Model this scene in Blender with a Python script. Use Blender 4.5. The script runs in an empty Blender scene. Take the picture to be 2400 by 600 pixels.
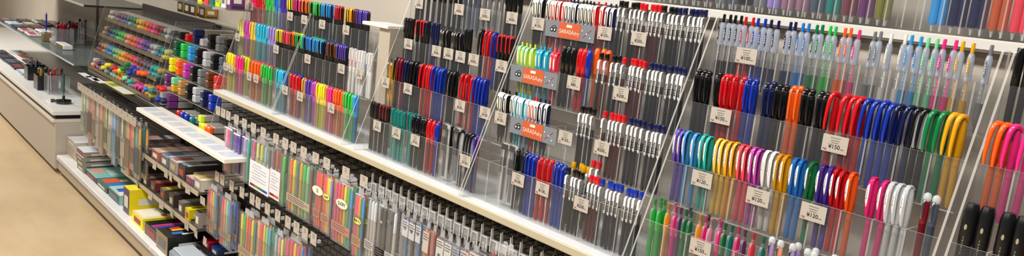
import bpy, math, random
from mathutils import Vector, Matrix
random.seed(7)
S = bpy.context.scene
COL = S.collection
# ------------------------------------------------------------------ camera maths (2400x600 frame)
F, CX, CY = 1868.0, 1200.0, 300.0
CAM = Vector((0, -1.28, 1.45))
XI = Vector((0.65074686, 0.20071228, -0.73228622)); YI = Vector((0.75132263, -0.03082487, 0.65921479)); ZI = Vector((0.10973988, -0.97916516, -0.17085886))
def ray(u, v):
    d = Vector((u - CX, v - CY, F)); return Vector((XI.dot(d), YI.dot(d), ZI.dot(d)))
def at_y(u, v, y):
    d = ray(u, v); return CAM + d * ((y - CAM.y) / d.y)
def at_z(u, v, z):
    d = ray(u, v); return CAM + d * ((z - CAM.z) / d.z)
def proj(p):
    q = Vector(p) - CAM
    c = q.x * XI + q.y * YI + q.z * ZI
    return CX + F * c.x / c.z, CY + F * c.y / c.z
def x_for(u, y, z):          # the x on the line (y, z) that shows at image column u
    q = (y - CAM.y) * YI + (z - CAM.z) * ZI
    k = (u - CX) / F
    return (k * q.z - q.x) / (XI.x - k * XI.z)
cd = bpy.data.cameras.new('camera'); cam = bpy.data.objects.new('camera', cd); COL.objects.link(cam)
cd.sensor_width = 36; cd.sensor_fit = 'HORIZONTAL'; cd.lens = F / 2400 * 36; cd.clip_start = .05; cd.clip_end = 60
r = Vector((XI.x, YI.x, ZI.x)); dn = Vector((XI.y, YI.y, ZI.y)); fw = Vector((XI.z, YI.z, ZI.z))
M4 = Matrix.Identity(4)
for i in range(3):
    M4[i][0] = r[i]; M4[i][1] = -dn[i]; M4[i][2] = -fw[i]; M4[i][3] = CAM[i]
cam.matrix_world = M4; S.camera = cam
# ------------------------------------------------------------------ colours and materials
def lin(h):
    h = h.lstrip('#'); c = [int(h[i:i + 2], 16) / 255 for i in (0, 2, 4)]
    return tuple(x / 12.92 if x <= .04045 else ((x + .055) / 1.055) ** 2.4 for x in c)
HEX = dict(black='#121316', white='#e9e8e4', red='#d11420', blue='#1535a8', navy='#141d4c', green='#0d7a42', lime='#cfe81c', yellow='#f7e41c',
    pink='#f2357e', orange='#f7621a', cyan='#2fb4d4', sky='#2e97dc', teal='#0a7f78', purple='#4b2f9c', violet='#5a3fb0', magenta='#c23fae', brown='#6a3517',
    grey='#75777c', lavender='#9b86cf', pale_yellow='#e6e778', amber='#f5a914', gold='#e2a714', dark_red='#7d0f22', mint='#77d79a', pale_pink='#eda3bc',
    hot_pink='#ec2c86', bright_green='#2bbf4a', azure='#2079cf', turquoise='#10b5a4', warm_yellow='#f5c838', coral='#ee3f55', silver='#b9bcc2', plum='#6b2f6e',
    olive='#7d7a30', slate='#4a5568', maroon='#7a3a46', rust='#c4552a', mauve='#9a6f86', pale_blue='#8cc3e8', lilac='#b69ad6', cream='#e8e0cf', pale_green='#9fe0b2',
    clear='#dfe3e6', dark_green='#0b5a3a', tan='#b88a52', beige='#cdbfae', ivory='#f1ead6', sand='#c9b08a', peach='#f3a27c')
def mixc(c, d, t):
    a, b = HEX.get(c, c).lstrip('#'), d.lstrip('#')
    return '#%02x%02x%02x' % tuple(int((1 - t) * int(a[i:i + 2], 16) + t * int(b[i:i + 2], 16)) for i in (0, 2, 4))
def rgb(c): return lin(HEX.get(c, c))
_mats = {}
def mat(c, rough=.4, kind='plain', spec=.5):
    k = (c, rough, kind)
    if k in _mats: return _mats[k]
    m = bpy.data.materials.new('%s_%s' % (kind, c.strip('#'))); m.use_nodes = True
    N, L = m.node_tree.nodes, m.node_tree.links
    b = N['Principled BSDF']; out = N['Material Output']
    b.inputs['Base Color'].default_value = (*rgb(c), 1); b.inputs['Roughness'].default_value = rough
    b.inputs['Specular IOR Level'].default_value = spec
    if kind == 'metal': b.inputs['Metallic'].default_value = 1
    elif kind == 'gloss': b.inputs['Coat Weight'].default_value = .5; b.inputs['Coat Roughness'].default_value = .05
    elif kind == 'neon':     # fluorescent plastic: bright saturated dye, lets light through
        b.inputs['Subsurface Weight'].default_value = 0; b.inputs['Coat Weight'].default_value = .25
    elif kind in ('tint', 'frost', 'film', 'acrylic', 'edge'):
        a = dict(tint=.42, frost=.45, film=.9, acrylic=.982, edge=.5)[kind]
        t = N.new('ShaderNodeBsdfTransparent'); mx = N.new('ShaderNodeMixShader')
        col = rgb(c)
        tc = tuple(.35 + .65 * x for x in col) if kind in ('tint', 'frost') else (.968, .97, .972) if kind == 'acrylic' else tuple(.93 + .07 * x for x in col)
        t.inputs['Color'].default_value = (*tc, 1)
        mx.inputs['Fac'].default_value = a
        L.new(b.outputs[0], mx.inputs[1]); L.new(t.outputs[0], mx.inputs[2])
        b.inputs['Specular IOR Level'].default_value = .3
        if kind in ('acrylic', 'film'):
            g = N.new('ShaderNodeBsdfGlossy'); g.inputs['Roughness'].default_value = .06 if kind == 'acrylic' else .12
            fr = N.new('ShaderNodeFresnel'); fr.inputs['IOR'].default_value = 1.4
            mx2 = N.new('ShaderNodeMixShader')
            ge = N.new('ShaderNodeNewGeometry'); iv = N.new('ShaderNodeMath'); iv.operation = 'SUBTRACT'; iv.inputs[0].default_value = 1
            ml = N.new('ShaderNodeMath'); ml.operation = 'MULTIPLY'   # only the outer side of a sheet mirrors
            L.new(ge.outputs['Backfacing'], iv.inputs[1]); L.new(iv.outputs[0], ml.inputs[0]); L.new(fr.outputs[0], ml.inputs[1])
            L.new(ml.outputs[0], mx2.inputs['Fac']); L.new(mx.outputs[0], mx2.inputs[1]); L.new(g.outputs[0], mx2.inputs[2])
            L.new(mx2.outputs[0], out.inputs['Surface'])
        else: L.new(mx.outputs[0], out.inputs['Surface'])
    _mats[k] = m; return m
def acr(): return mat('#f2f6f8', .1, 'acrylic')
def edge(): return mat('#d6d3cb', .3, 'edge')  # light gathered in the sheet edges is put into this pale colour
# ------------------------------------------------------------------ mesh building
class MB:
    def __init__(s): s.v, s.f, s.m, s.sm = [], [], [], []
    def add(s, v, f, mi=0, smooth=False):
        o = len(s.v); s.v += [tuple(p) for p in v]
        for q in f: s.f.append([o + i for i in q]); s.m.append(mi); s.sm.append(smooth)
        return s
    def box(s, x0, x1, y0, y1, z0, z1, mi=0, fm=None):   # fm: 6 material indices -x +x -y +y -z +z
        v = [(x0, y0, z0), (x1, y0, z0), (x1, y1, z0), (x0, y1, z0), (x0, y0, z1), (x1, y0, z1), (x1, y1, z1), (x0, y1, z1)]
        f = [(0, 4, 7, 3), (1, 2, 6, 5), (0, 1, 5, 4), (3, 7, 6, 2), (0, 3, 2, 1), (4, 5, 6, 7)]
        for i, q in enumerate(f): s.add([v[j] for j in q], [(0, 1, 2, 3)], fm[i] if fm else mi)
        return s
    def rbox(s, x0, x1, y0, y1, z0, z1, b=.003, mi=0):   # box with chamfered edges
        v = []; f = []
        for z, i in ((z0, b), (z0 + b, 0), (z1 - b, 0), (z1, b)):
            X0, X1, Y0, Y1 = x0 + i, x1 - i, y0 + i, y1 - i
            c = b
            v += [(X0 + c, Y0, z), (X1 - c, Y0, z), (X1, Y0 + c, z), (X1, Y1 - c, z), (X1 - c, Y1, z), (X0 + c, Y1, z), (X0, Y1 - c, z), (X0, Y0 + c, z)]
        for k in range(3):
            for i in range(8):
                j = (i + 1) % 8; f.append((k * 8 + i, k * 8 + j, k * 8 + 8 + j, k * 8 + 8 + i))
        f.append(tuple(range(7, -1, -1))); f.append(tuple(range(24, 32)))
        return s.add(v, f, mi)
    def lathe(s, prof, seg=10, sx=1, sy=1, c=(0, 0), mi=0, rot=0):
        v, f = [], []; rings = []
        for r, z in prof:
            if r <= 1e-6: rings.append([len(v)]); v.append((c[0], c[1], z))
            else:
                rings.append(list(range(len(v), len(v) + seg)))
                v += [(c[0] + sx * r * math.cos(2 * math.pi * i / seg + rot), c[1] + sy * r * math.sin(2 * math.pi * i / seg + rot), z) for i in range(seg)]
        for a, b in zip(rings, rings[1:]):
            for i in range(seg):
                j = (i + 1) % seg
                if len(a) == 1 and len(b) == 1: continue
                if len(a) == 1: f.append((a[0], b[j], b[i]))
                elif len(b) == 1: f.append((a[i], a[j], b[0]))
                else: f.append((a[i], a[j], b[j], b[i]))
        return s.add(v, f, mi, True)
    def strip(s, path, w, th, mi=0, x=0, smooth=True):    # a bar of width w and thickness th (numbers or lists) along a path in the yz plane
        n = len(path); w = w if isinstance(w, (list, tuple)) else [w] * n; th = th if isinstance(th, (list, tuple)) else [th] * n
        v, f = [], []; K = 8
        for i, (y, z) in enumerate(path):
            a = path[max(i - 1, 0)]; b = path[min(i + 1, n - 1)]
            ty, tz = b[0] - a[0], b[1] - a[1]; l = math.hypot(ty, tz) or 1; ny, nz = tz / l * th[i] / 2, -ty / l * th[i] / 2
            h = w[i] / 2
            for cx, cn in ((-1, 0), (-.78, .72), (0, 1), (.78, .72), (1, 0), (.78, -.72), (0, -1), (-.78, -.72)): v.append((x + h * cx, y + ny * cn, z + nz * cn))
        for i in range(n - 1):
            for k in range(K):
                j = (k + 1) % K; f.append((i * K + k, i * K + j, i * K + K + j, i * K + K + k))
        f.append(tuple(range(K - 1, -1, -1))); o = (n - 1) * K; f.append(tuple(o + k for k in range(K)))
        return s.add(v, f, mi, smooth)
    def tube(s, pts, r, seg=6, mi=0):
        v, f = [], []; n = len(pts); P = [Vector(p) for p in pts]
        for i, p in enumerate(P):
            t = (P[min(i + 1, n - 1)] - P[max(i - 1, 0)]).normalized()
            a = t.orthogonal().normalized() if abs(t.x) > .9 else t.cross(Vector((1, 0, 0))).normalized(); b = t.cross(a)
            v += [p + r * (math.cos(2 * math.pi * k / seg) * a + math.sin(2 * math.pi * k / seg) * b) for k in range(seg)]
        for i in range(n - 1):
            for k in range(seg):
                j = (k + 1) % seg; f.append((i * seg + k, i * seg + j, i * seg + seg + j, i * seg + seg + k))
        f.append(tuple(range(seg - 1, -1, -1))); f.append(tuple((n - 1) * seg + k for k in range(seg)))
        return s.add(v, f, mi, True)
    def plate(s, pts, y0, y1, mi=0):                       # outline in xz extruded in y
        n = len(pts); v = [(x, y0, z) for x, z in pts] + [(x, y1, z) for x, z in pts]
        f = [tuple(range(n)), tuple(range(2 * n - 1, n - 1, -1))] + [(i, i + n, (i + 1) % n + n, (i + 1) % n) for i in range(n)]
        return s.add(v, f, mi)
    def side(s, pts, x0, x1, mi=0, em=None):               # outline in yz extruded in x
        n = len(pts); v = [(x0, y, z) for y, z in pts] + [(x1, y, z) for y, z in pts]
        s.add(v, [tuple(range(n - 1, -1, -1)), tuple(range(n, 2 * n))], mi)
        return s.add(v, [(i, (i + 1) % n, (i + 1) % n + n, i + n) for i in range(n)], mi if em is None else em)
    def mesh(s, name, mats):
        me = bpy.data.meshes.new(name); me.from_pydata(s.v, [], s.f)
        for m in mats: me.materials.append(m)
        me.polygons.foreach_set('material_index', s.m); me.polygons.foreach_set('use_smooth', s.sm)
        me.update()
        if any(s.sm): me.set_sharp_from_angle(angle=.95)
        return me
def link(name, data, parent=None, loc=None):
    o = bpy.data.objects.new(name, data); COL.objects.link(o)
    if parent: o.parent = parent
    if loc is not None: o.location = loc
    return o
def part(name, mb, m, parent, label=None):
    o = link(name, mb.mesh(name, m if isinstance(m, list) else [m]), parent)
    if label: o['label'] = label
    return o
def thing(name, label, cat, loc=(0, 0, 0), group=None, rot=None):
    o = link(name, None, None, loc); o.empty_display_size = .01
    o['label'] = label; o['category'] = cat
    if group: o['group'] = group
    if rot: o.rotation_euler = rot
    return o
def solo(name, mb, m, label, cat, group=None):
    o = link(name, mb.mesh(name, m if isinstance(m, list) else [m])); o['label'] = label; o['category'] = cat
    if group: o['group'] = group
    return o
def struct(name, mb, m):
    o = link(name, mb.mesh(name, m if isinstance(m, list) else [m])); o['kind'] = 'structure'; return o
ORD = 'zero first second third fourth fifth sixth seventh eighth ninth tenth eleventh twelfth thirteenth fourteenth fifteenth sixteenth seventeenth eighteenth nineteenth twentieth'.split()
NUM = 'zero one two three four five six seven eight nine ten eleven twelve thirteen fourteen fifteen sixteen seventeen eighteen nineteen twenty'.split()
def ordn(i): return ORD[i] if i < len(ORD) else (('twenty-' + ORD[i - 20]) if i < 30 else ('thirty-' + ORD[i - 30]) if i < 40 else str(i) + 'th')
def num(i): return NUM[i] if i < len(NUM) else str(i)
# ------------------------------------------------------------------ pen prototypes: local z up, clip towards -y; each returns (L, r, [(part, MB, mats, label, parent_index)])
def T(c): return mat(mixc(c, '#77736c', .26), .25, 'tint')  # greyed: haze of the rack panels is put into the plastic's colour
def G(c): return mat(c, .18, 'gloss')
def NEON(c): return mat(c, .3, 'neon')
_plugs = {}
def arc(cy, cz, ry, rz, a0, a1, n): return [(cy + ry * math.cos(math.radians(a0 + (a1 - a0) * i / n)), cz + rz * math.sin(math.radians(a0 + (a1 - a0) * i / n))) for i in range(n + 1)]
def ell(cx, cz, rx, rz, n=14): return [(cx + rx * math.cos(2 * math.pi * i / n), cz + rz * math.sin(2 * math.pi * i / n)) for i in range(n)]
def p_highlighter(c):
    b = MB().lathe([(0, 0), (.0055, 0), (.0066, .004), (.0068, .088), (0, .09)], 12, 1.05, .85)
    lb = MB().lathe([(.0069, .02), (.0070, .021), (.0070, .07), (.0069, .071)], 12, 1.05, .85)
    cp = MB().lathe([(.0068, .084), (.0073, .087), (.0073, .138), (.0066, .148), (.0045, .153), (0, .155)], 12, 1.05, .9)
    cl = MB().strip([(.002, .1545), (-.004, .1555), (-.0088, .152), (-.0112, .145), (-.0112, .120), (-.0102, .108), (-.0086, .105)], [.007, .009, .0096, .0096, .0092, .0086, .007], .0026)
    return .155, .0078, [('barrel', b, T(mixc(c, '#8f8f88', .3)), None, None), ('cap', cp, NEON(c), None, None), ('clip', cl, NEON(c), None, None)]  # barrel greyed further for the haze of the panel in front
def p_fineliner(c):
    b = MB().lathe([(0, 0), (.004, 0), (.0048, .006), (.0052, .012), (.0052, .092), (0, .093)], 10)
    cp = MB().lathe([(.005, .09), (.0057, .092), (.0057, .142), (.005, .146), (0, .146)], 10)
    pl = MB().lathe([(.0048, .1455), (.0048, .149), (.004, .151), (0, .1515)], 10)
    cl = MB().strip([(.003, .151), (-.004, .1518), (-.0082, .149), (-.0098, .142), (-.0092, .118), (-.0076, .104)], [.0062, .0064, .0064, .0062, .006, .0052], .0022)
    return .152, .006, [('barrel', b, mat('black', .35), None, None), ('cap', cp, mat('black', .35), None, None), ('end_plug', pl, NEON(c), c.replace('_', ' ') + ' end plug', None), ('clip', cl, NEON(c), c.replace('_', ' ') + ' clip', None)]
def p_brush(c):
    b = MB().lathe([(0, 0), (.0055, 0), (.0062, .005), (.0062, .09), (0, .091)], 10)
    cp = MB().lathe([(.0062, .088), (.0072, .09), (.0074, .12), (.0068, .14), (.005, .150), (0, .152)], 10)
    cl = MB().strip([(-.004, .15), (-.0085, .147), (-.0095, .13), (-.0088, .112)], .0045, .002)
    pl = MB().lathe([(.0036, .02), (.0036, .125), (0, .13)], 8)
    return .152, .0078, [('barrel', b, mat('white', .3), None, None), ('cap', cp, mat('#f4f1f0', .3, 'frost'), None, None), ('clip', cl, mat('white', .3), None, None), ('ink_core', pl, mat(c, .4), None, 0)]
def p_sarasa(c, body='white'):
    hb = 'white' if body == 'white' else c
    b = MB().lathe([(0, 0), (.0015, 0), (.0024, .009), (.0048, .022), (.0053, .03), (.0053, .066), (0, .067)], 10)
    u = MB().lathe([(.0053, .066), (.0056, .07), (.0056, .124), (.0046, .131), (0, .131)], 10)
    kn = MB().lathe([(.0027, .13), (.0027, .142), (.0022, .144), (0, .1442)], 8)
    cl = MB().strip([(.002, .1325), (-.005, .1335), (-.0105, .131), (-.0133, .124), (-.0128, .106), (-.0112, .088), (-.0088, .080)], [.0104, .0112, .0116, .0114, .0104, .0088, .0066], .0034)
    ov = MB().strip([(-.0150, .124), (-.0155, .119), (-.0150, .108), (-.0137, .093), (-.0124, .086)], [.003, .0072, .0078, .0072, .003], .0014)
    lb = MB().strip([(-.0158, .121), (-.0163, .117), (-.0158, .107), (-.0145, .095), (-.0135, .090)], [.0016, .004, .0046, .004, .0016], .0010)
    wm = mat('white', .25, 'gloss') if body == 'white' else G(c)
    return .144, .0065, [('barrel', b, T(c), None, None), ('upper_body', u, G(c) if body != 'dark' else G(c), None, None), ('push_button', kn, G(c), None, None), ('clip', cl, wm if body == 'white' else G('pale_green' if c == 'lime' else c), None, None),
        ('clip_inset', ov, G(c), None, 3), ('label', lb, mat('ivory', .5), 'pale oval label', 3)]
def p_labelpen(c):
    ink = {'red': '#5d1420', 'blue': '#171c30', 'black': '#141518', 'navy': '#171a26', 'gold': '#1c1b18'}.get(c, '#222')
    b = MB().lathe([(0, 0), (.0036, 0), (.0042, .006), (.0046, .01), (.0046, .102), (0, .103)], 10)
    ik = MB().lathe([(.0028, .012), (.0028, .098), (0, .099)], 6)
    cp = MB().lathe([(.0047, .082), (.0056, .083), (.0056, .135), (.0051, .138)], 10)
    pl = MB().lathe([(0, .136), (.0050, .136), (.0056, .140), (.0060, .141), (.0060, .151), (.0053, .153), (0, .153)], 10)
    cl = MB().strip([(-.003, .1355), (-.007, .1345), (-.0092, .131), (-.0094, .092), (-.0088, .083), (-.0078, .080)], [.0052, .0060, .0062, .0060, .0054, .0036], .0018)
    tx = MB()
    for i in range(7): tx.box(-.0015 - .0004 * (i % 2), .0012 + .0005 * (i % 3 == 0), -.0111, -.0102, .0885 + i * .0038, .0908 + i * .0038)
    tip = MB().lathe([(0, .1005), (.002, .1005), (.0012, .118), (0, .12)], 6)
    return .153, .0062, [('barrel', b, mat(ink, .2, 'tint'), None, None), ('ink_tube', ik, mat(ink, .4), None, 0), ('cap', cp, mat('clear', .08, 'film'), 'clear cap', None), ('end_plug', pl, G(c), c.replace('_', ' ') + ' end plug', None),
        ('clip', cl, mat('white', .35), 'white clip printed with dark lettering', None), ('lettering', tx, mat('black', .5), None, 4), ('tip', tip, mat('silver', .3, 'metal'), None, 0)]
def p_clearretract(c):
    fr = mat('#c9d2e2', .35, 'frost')
    b = MB().lathe([(0, 0), (.0012, 0), (.002, .008), (.0052, .018), (.0060, .026), (.0060, .050), (0, .0505)], 10)
    md = MB().lathe([(.0057, .0508), (.0057, .058), (.0061, .0585), (.0061, .0605), (.0057, .061), (.0057, .064), (.0061, .0645), (.0061, .0665), (.0057, .067), (.0058, .0825)], 10)
    u = MB().lathe([(.0058, .083), (.0060, .085), (.0060, .122), (.0046, .129), (.0034, .131), (0, .131)], 10)
    ik = MB().lathe([(.0017, .02), (.0017, .12), (0, .121)], 6)
    tx = MB()
    for i in range(4): tx.box(-.0006, .0006 - .0003 * (i % 2), -.0132, -.0124 + .0006 * (i < 2), .1 + i * .0044, .1028 + i * .0044)
    kn = MB().lathe([(.0030, .13), (.0033, .132), (.0033, .146), (.0028, .149), (0, .1493)], 8)
    cl = MB().strip([(.001, .1305), (-.005, .1315), (-.009, .129), (-.0102, .123), (-.0095, .098), (-.0085, .087)], [.005, .0055, .006, .0058, .0054, .0048], .0022)
    cl.lathe([(0, .083), (.003, .0845), (.0034, .087), (.003, .0895), (0, .091)], 8, c=(0, -.009))
    ov = MB().strip([(-.0122, .122), (-.0121, .118), (-.0116, .106), (-.011, .097), (-.0106, .094)], [.0012, .0032, .0036, .003, .0012], .001)
    return .149, .0061, [('barrel', b, T(c), None, None), ('middle_body', md, mat('#e3e6ea', .12, 'film'), 'clear ribbed middle', None), ('upper_body', u, fr, 'frosted clear upper body', None), ('push_button', kn, G(c), None, None), ('clip', cl, mat('#dfe6ee', .12, 'film'), 'clear clip', None), ('label', ov, G(c), None, 4), ('lettering', tx, mat('white', .5), None, 4), ('ink_tube', ik, mat(c, .4), None, 2)]
def p_round(c):
    b = MB().lathe([(0, 0), (.004, 0), (.005, .005), (.0056, .012), (.0056, .1), (0, .101)], 10)
    cp = MB().lathe([(.0060, .09), (.0076, .092), (.0079, .118), (.0079, .143), (.0068, .151), (.0042, .155), (0, .156)], 14)
    cl = MB().strip([(-.006, .146), (-.0088, .141), (-.0092, .120), (-.0080, .110)], [.004, .0046, .0046, .0036], .002)
    return .156, .0083, [('barrel', b, T(c), None, None), ('cap', cp, G(c), None, None), ('clip', cl, G(c), None, None)]
def p_flat(c, cap=None):
    cap = cap or c
    b = MB().lathe([(0, 0), (.0045, 0), (.0056, .005), (.0058, .1), (0, .101)], 10)
    cp = MB().lathe([(.0058, .09), (.0066, .092), (.0066, .1485), (0, .1485)], 12)
    tp = MB().lathe([(.0066, .1486), (.0069, .149), (.0069, .153), (.0062, .1545), (0, .1545)], 12)
    cl = MB().strip([(-.004, .1525), (-.0088, .1515), (-.0098, .145), (-.0094, .115), (-.008, .107)], .0045, .002)
    return .155, .0072, [('barrel', b, mat(c, .35), None, None), ('cap', cp, mat(c, .3), None, None), ('cap_top', tp, G(cap), cap.replace('_', ' ') + ' cap top', None), ('clip', cl, G(cap), None, None)]
def p_arch(c, wide=.0078, cc=None):
    b = MB().lathe([(0, 0), (.0042, 0), (.005, .006), (.0056, .012), (.0056, .098), (0, .099)], 10)
    cp = MB().lathe([(.0056, .088), (.0064, .09), (.0062, .125), (.005, .143), (.003, .150), (0, .151)], 10)
    q = wide / .0078; k = 1 if wide > .007 else .82      # slim ones hug the cap more closely
    cl = MB().strip([(k * y, z) for y, z in ((.007, .1465), (.004, .152), (-.001, .1555), (-.0065, .1555), (-.0108, .1515), (-.0136, .144), (-.0154, .132), (-.0164, .116), (-.0168, .101), (-.0160, .087))],
                    [q * a for a in (.0065, .0092, .0112, .0112, .0104, .0092, .0082, .0076, .0068, .005)], [.005, .0075, .0095, .0095, .0086, .0074, .0064, .0058, .0052, .0036])
    tip = MB().lathe([(0, .0985), (.0026, .0985), (.0014, .116), (0, .118)], 8)
    return .158, .0068, [('barrel', b, T(c), None, None), ('cap', cp, mat(cc or c, .12, 'tint'), 'translucent cap', None), ('clip', cl, G(c), None, None), ('tip', tip, mat('#b9a98d', .3, 'metal'), None, 0)]
def p_oval(c, capm=None):
    b = MB().lathe([(0, 0), (.004, 0), (.005, .006), (.0053, .012), (.0053, .098), (0, .099)], 10)
    cp = MB().lathe([(.0053, .086), (.0062, .088), (.0064, .12), (.0056, .143), (.0035, .151), (0, .152)], 10)
    cl = MB().strip([(.0045, .150), (-.001, .1555), (-.0068, .1555), (-.0112, .150), (-.0136, .140), (-.0140, .124), (-.0124, .106), (-.0102, .092), (-.0086, .086)],
                    [.0075, .0086, .0092, .0098, .0108, .0112, .0098, .0076, .0052], .0042)
    ov = MB().strip([(-.0143, .1445), (-.0158, .140), (-.0164, .132), (-.0162, .122), (-.0153, .112), (-.0139, .104)], [.0014, .0048, .0064, .0064, .0048, .0012], .0014)
    tx = MB()
    for i in range(5): tx.box(-.0006, .0007 - .0003 * (i % 2), -.0176, -.0172, .118 + i * .0036, .120 + i * .0036)
    cm = G(c) if capm is None else capm
    return .156, .0068, [('barrel', b, T(c), None, None), ('cap', cp, T(c) if capm is None else capm, None, None), ('clip', cl, cm, None, None), ('label', ov, mat('white', .5), 'white oval label', 2), ('lettering', tx, mat('grey', .5), None, 2)]
def p_ovalclear(c): return p_oval(c, mat(c, .12, 'tint'))
def p_bead(c):
    b = MB().lathe([(0, 0), (.0042, 0), (.005, .006), (.0058, .012), (.0058, .096), (0, .097)], 10)
    cp = MB().lathe([(.0058, .084), (.0066, .086), (.0066, .13), (.0056, .142), (.0035, .145), (0, .145)], 10)
    bd = MB().lathe([(0, .143), (.004, .1445), (.0062, .149), (.0062, .153), (.004, .157), (0, .1582)], 10)
    cl = MB().strip([(.001, .151), (-.006, .1525), (-.0100, .148), (-.0112, .138), (-.0106, .112), (-.0092, .098), (-.0080, .092)], [.005, .0056, .006, .0056, .005, .0046, .004], .0026)
    tip = MB().lathe([(0, .0965), (.0024, .0965), (.0012, .114), (0, .116)], 8)
    return .158, .0068, [('barrel', b, T(c), None, None), ('cap', cp, mat(c, .1, 'tint'), None, None), ('bead', bd, mat(c, .08, 'gloss'), 'glossy round top', None), ('clip', cl, G(c), None, None), ('tip', tip, mat('silver', .3, 'metal'), None, 0)]
def p_glitter(c):
    fr = mat(c, .2, 'frost')
    b = MB().lathe([(0, 0), (.0014, 0), (.0022, .008), (.0048, .02), (.0054, .03), (.0054, .08), (0, .081)], 10)
    u = MB().lathe([(.0054, .08), (.0056, .082), (.0056, .118), (.0046, .126), (.0036, .128), (0, .128)], 10)
    kn = MB().lathe([(.0028, .127), (.0028, .1445), (.0036, .1455), (.0036, .1485), (0, .149)], 8)
    sl = MB().lathe([(.0042, .127), (.0042, .133), (.0036, .1345), (.0029, .135)], 8)
    cl = MB().strip([(.0, .1285), (-.006, .128), (-.0086, .123), (-.0086, .094), (-.0076, .087)], .0054, .0016)
    ins = MB().strip([(-.0097, .121), (-.0097, .096)], .0028, .001)
    return .149, .006, [('barrel', b, T(c), None, None), ('upper_body', u, fr, None, None), ('push_button', kn, T(c), None, None), ('collar', sl, mat('clear', .1, 'film'), 'clear collar', None), ('clip', cl, mat('#eef3f2', .1, 'film'), 'clear clip', None), ('clip_inset', ins, G(c), None, 4)]
def p_dome(c):
    b = MB().lathe([(0, 0), (.0045, 0), (.0054, .005), (.0056, .1), (0, .101)], 10)
    u = MB().lathe([(.0056, .1), (.006, .102), (.006, .134), (.005, .138), (0, .138)], 10)
    dm = MB().lathe([(.0045, .138), (.0062, .1405), (.0068, .145), (.0058, .150), (.003, .1525), (0, .153)], 10)
    cl = MB().strip([(-.003, .141), (-.0082, .140), (-.0094, .134), (-.009, .108)], .004, .0016)
    return .153, .0068, [('barrel', b, mat(c, .25, 'frost'), None, None), ('upper_body', u, mat(c, .25), None, None), ('dome', dm, mat('#eef2f2', .06, 'frost'), 'clear domed top', None), ('clip', cl, mat('silver', .2, 'metal'), None, None)]
def p_hex(c):
    b = MB().lathe([(0, 0), (.009, 0), (.0108, .004), (.0108, .075), (0, .076)], 8, rot=.39)
    cp = MB().lathe([(.0108, .074), (.0116, .077), (.0116, .128), (.0102, .136), (.0085, .141), (0, .1415)], 8, rot=.39)
    tx = MB(); 
    for i, (h, w) in enumerate(((.0016, .0010), (.0016, .0008), (.0016, .0012), (.0016, .0009), (.0016, .0011), (.0016, .0008))): tx.box(-w, w, -.01125, -.0105, .058 + i * .0052, .058 + i * .0052 + .0034)
    bd = MB().plate(ell(0, .103, .0021, .0046), -.0114, -.0105)
    return .1415, .0118, [('barrel', b, mat(c, .32), None, None), ('cap', cp, mat(c, .28), None, None), ('lettering', tx, mat('#6e6a5c', .5), None, 0), ('emblem', bd, mat('#a39a7a', .5), 'pale oval emblem', 1)]
def p_metal(c):
    b = MB().lathe([(0, 0), (.0014, 0), (.0022, .008), (.005, .022), (.0057, .03), (.0057, .1), (0, .101)], 10)
    u = MB().lathe([(.0057, .1), (.0055, .13), (.0045, .137), (0, .137)], 10)
    kn = MB().lathe([(.0028, .137), (.0028, .149), (0, .15)], 8)
    cl = MB().strip([(.0, .137), (-.007, .1385), (-.0118, .133), (-.0125, .120), (-.0105, .098), (-.0085, .088)], [.004, .0044, .0046, .0046, .004, .003], .0016)
    return .15, .0065, [('barrel', b, mat(c, .25), None, None), ('upper_body', u, mat(c, .25), None, None), ('push_button', kn, mat('silver', .2, 'metal'), None, None), ('clip', cl, mat('#c7c3bd', .2, 'metal'), 'curved metal clip', None)]
def p_carded(c):      # slim clear pack with a printed card and a pen
    po = MB().rbox(-.014, .014, -.006, .006, 0, .165, .002)
    cdm = MB().box(-.012, .012, .003, .0042, .004, .16)
    pn = MB().lathe([(0, .01), (.004, .012), (.0045, .03), (.0045, .14), (.003, .148), (0, .148)], 8)
    ht = MB().box(-.012, .012, -.0066, -.0062, .145, .160)
    for i in range(4): ht.box(-.010 + i * .005, -.0075 + i * .005, -.0066, -.0062, .085, .125)
    return .165, .014, [('pouch', po, mat('clear', .15, 'film'), 'clear pouch', None), ('card', cdm, mat('#cfcdc8', .6), None, None), ('pen', pn, mat(c, .3), None, None), ('header_print', ht, mat('#3a3a3a', .6), None, 0)]
def p_tipdown(c):     # thick pen standing tip down in the upper rack, clear cone at the tip
    tip = MB().lathe([(0, 0), (.0014, 0), (.0024, .006), (.0060, .016), (.0074, .018), (0, .0182)], 10)
    b = MB().lathe([(.0070, .013), (.0076, .016), (.0078, .024), (.0078, .15), (0, .151)], 10)
    cp = MB().lathe([(.0076, .14), (.0079, .142), (.0078, .158), (.006, .165), (0, .166)], 10)
    return .166, .0085, [('barrel', b, mat(c, .25), None, None), ('tip_cone', tip, mat('#e3e5e6', .25, 'frost'), 'frosted tip cone', None), ('cap', cp, mat(c, .25), None, None)]
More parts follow.
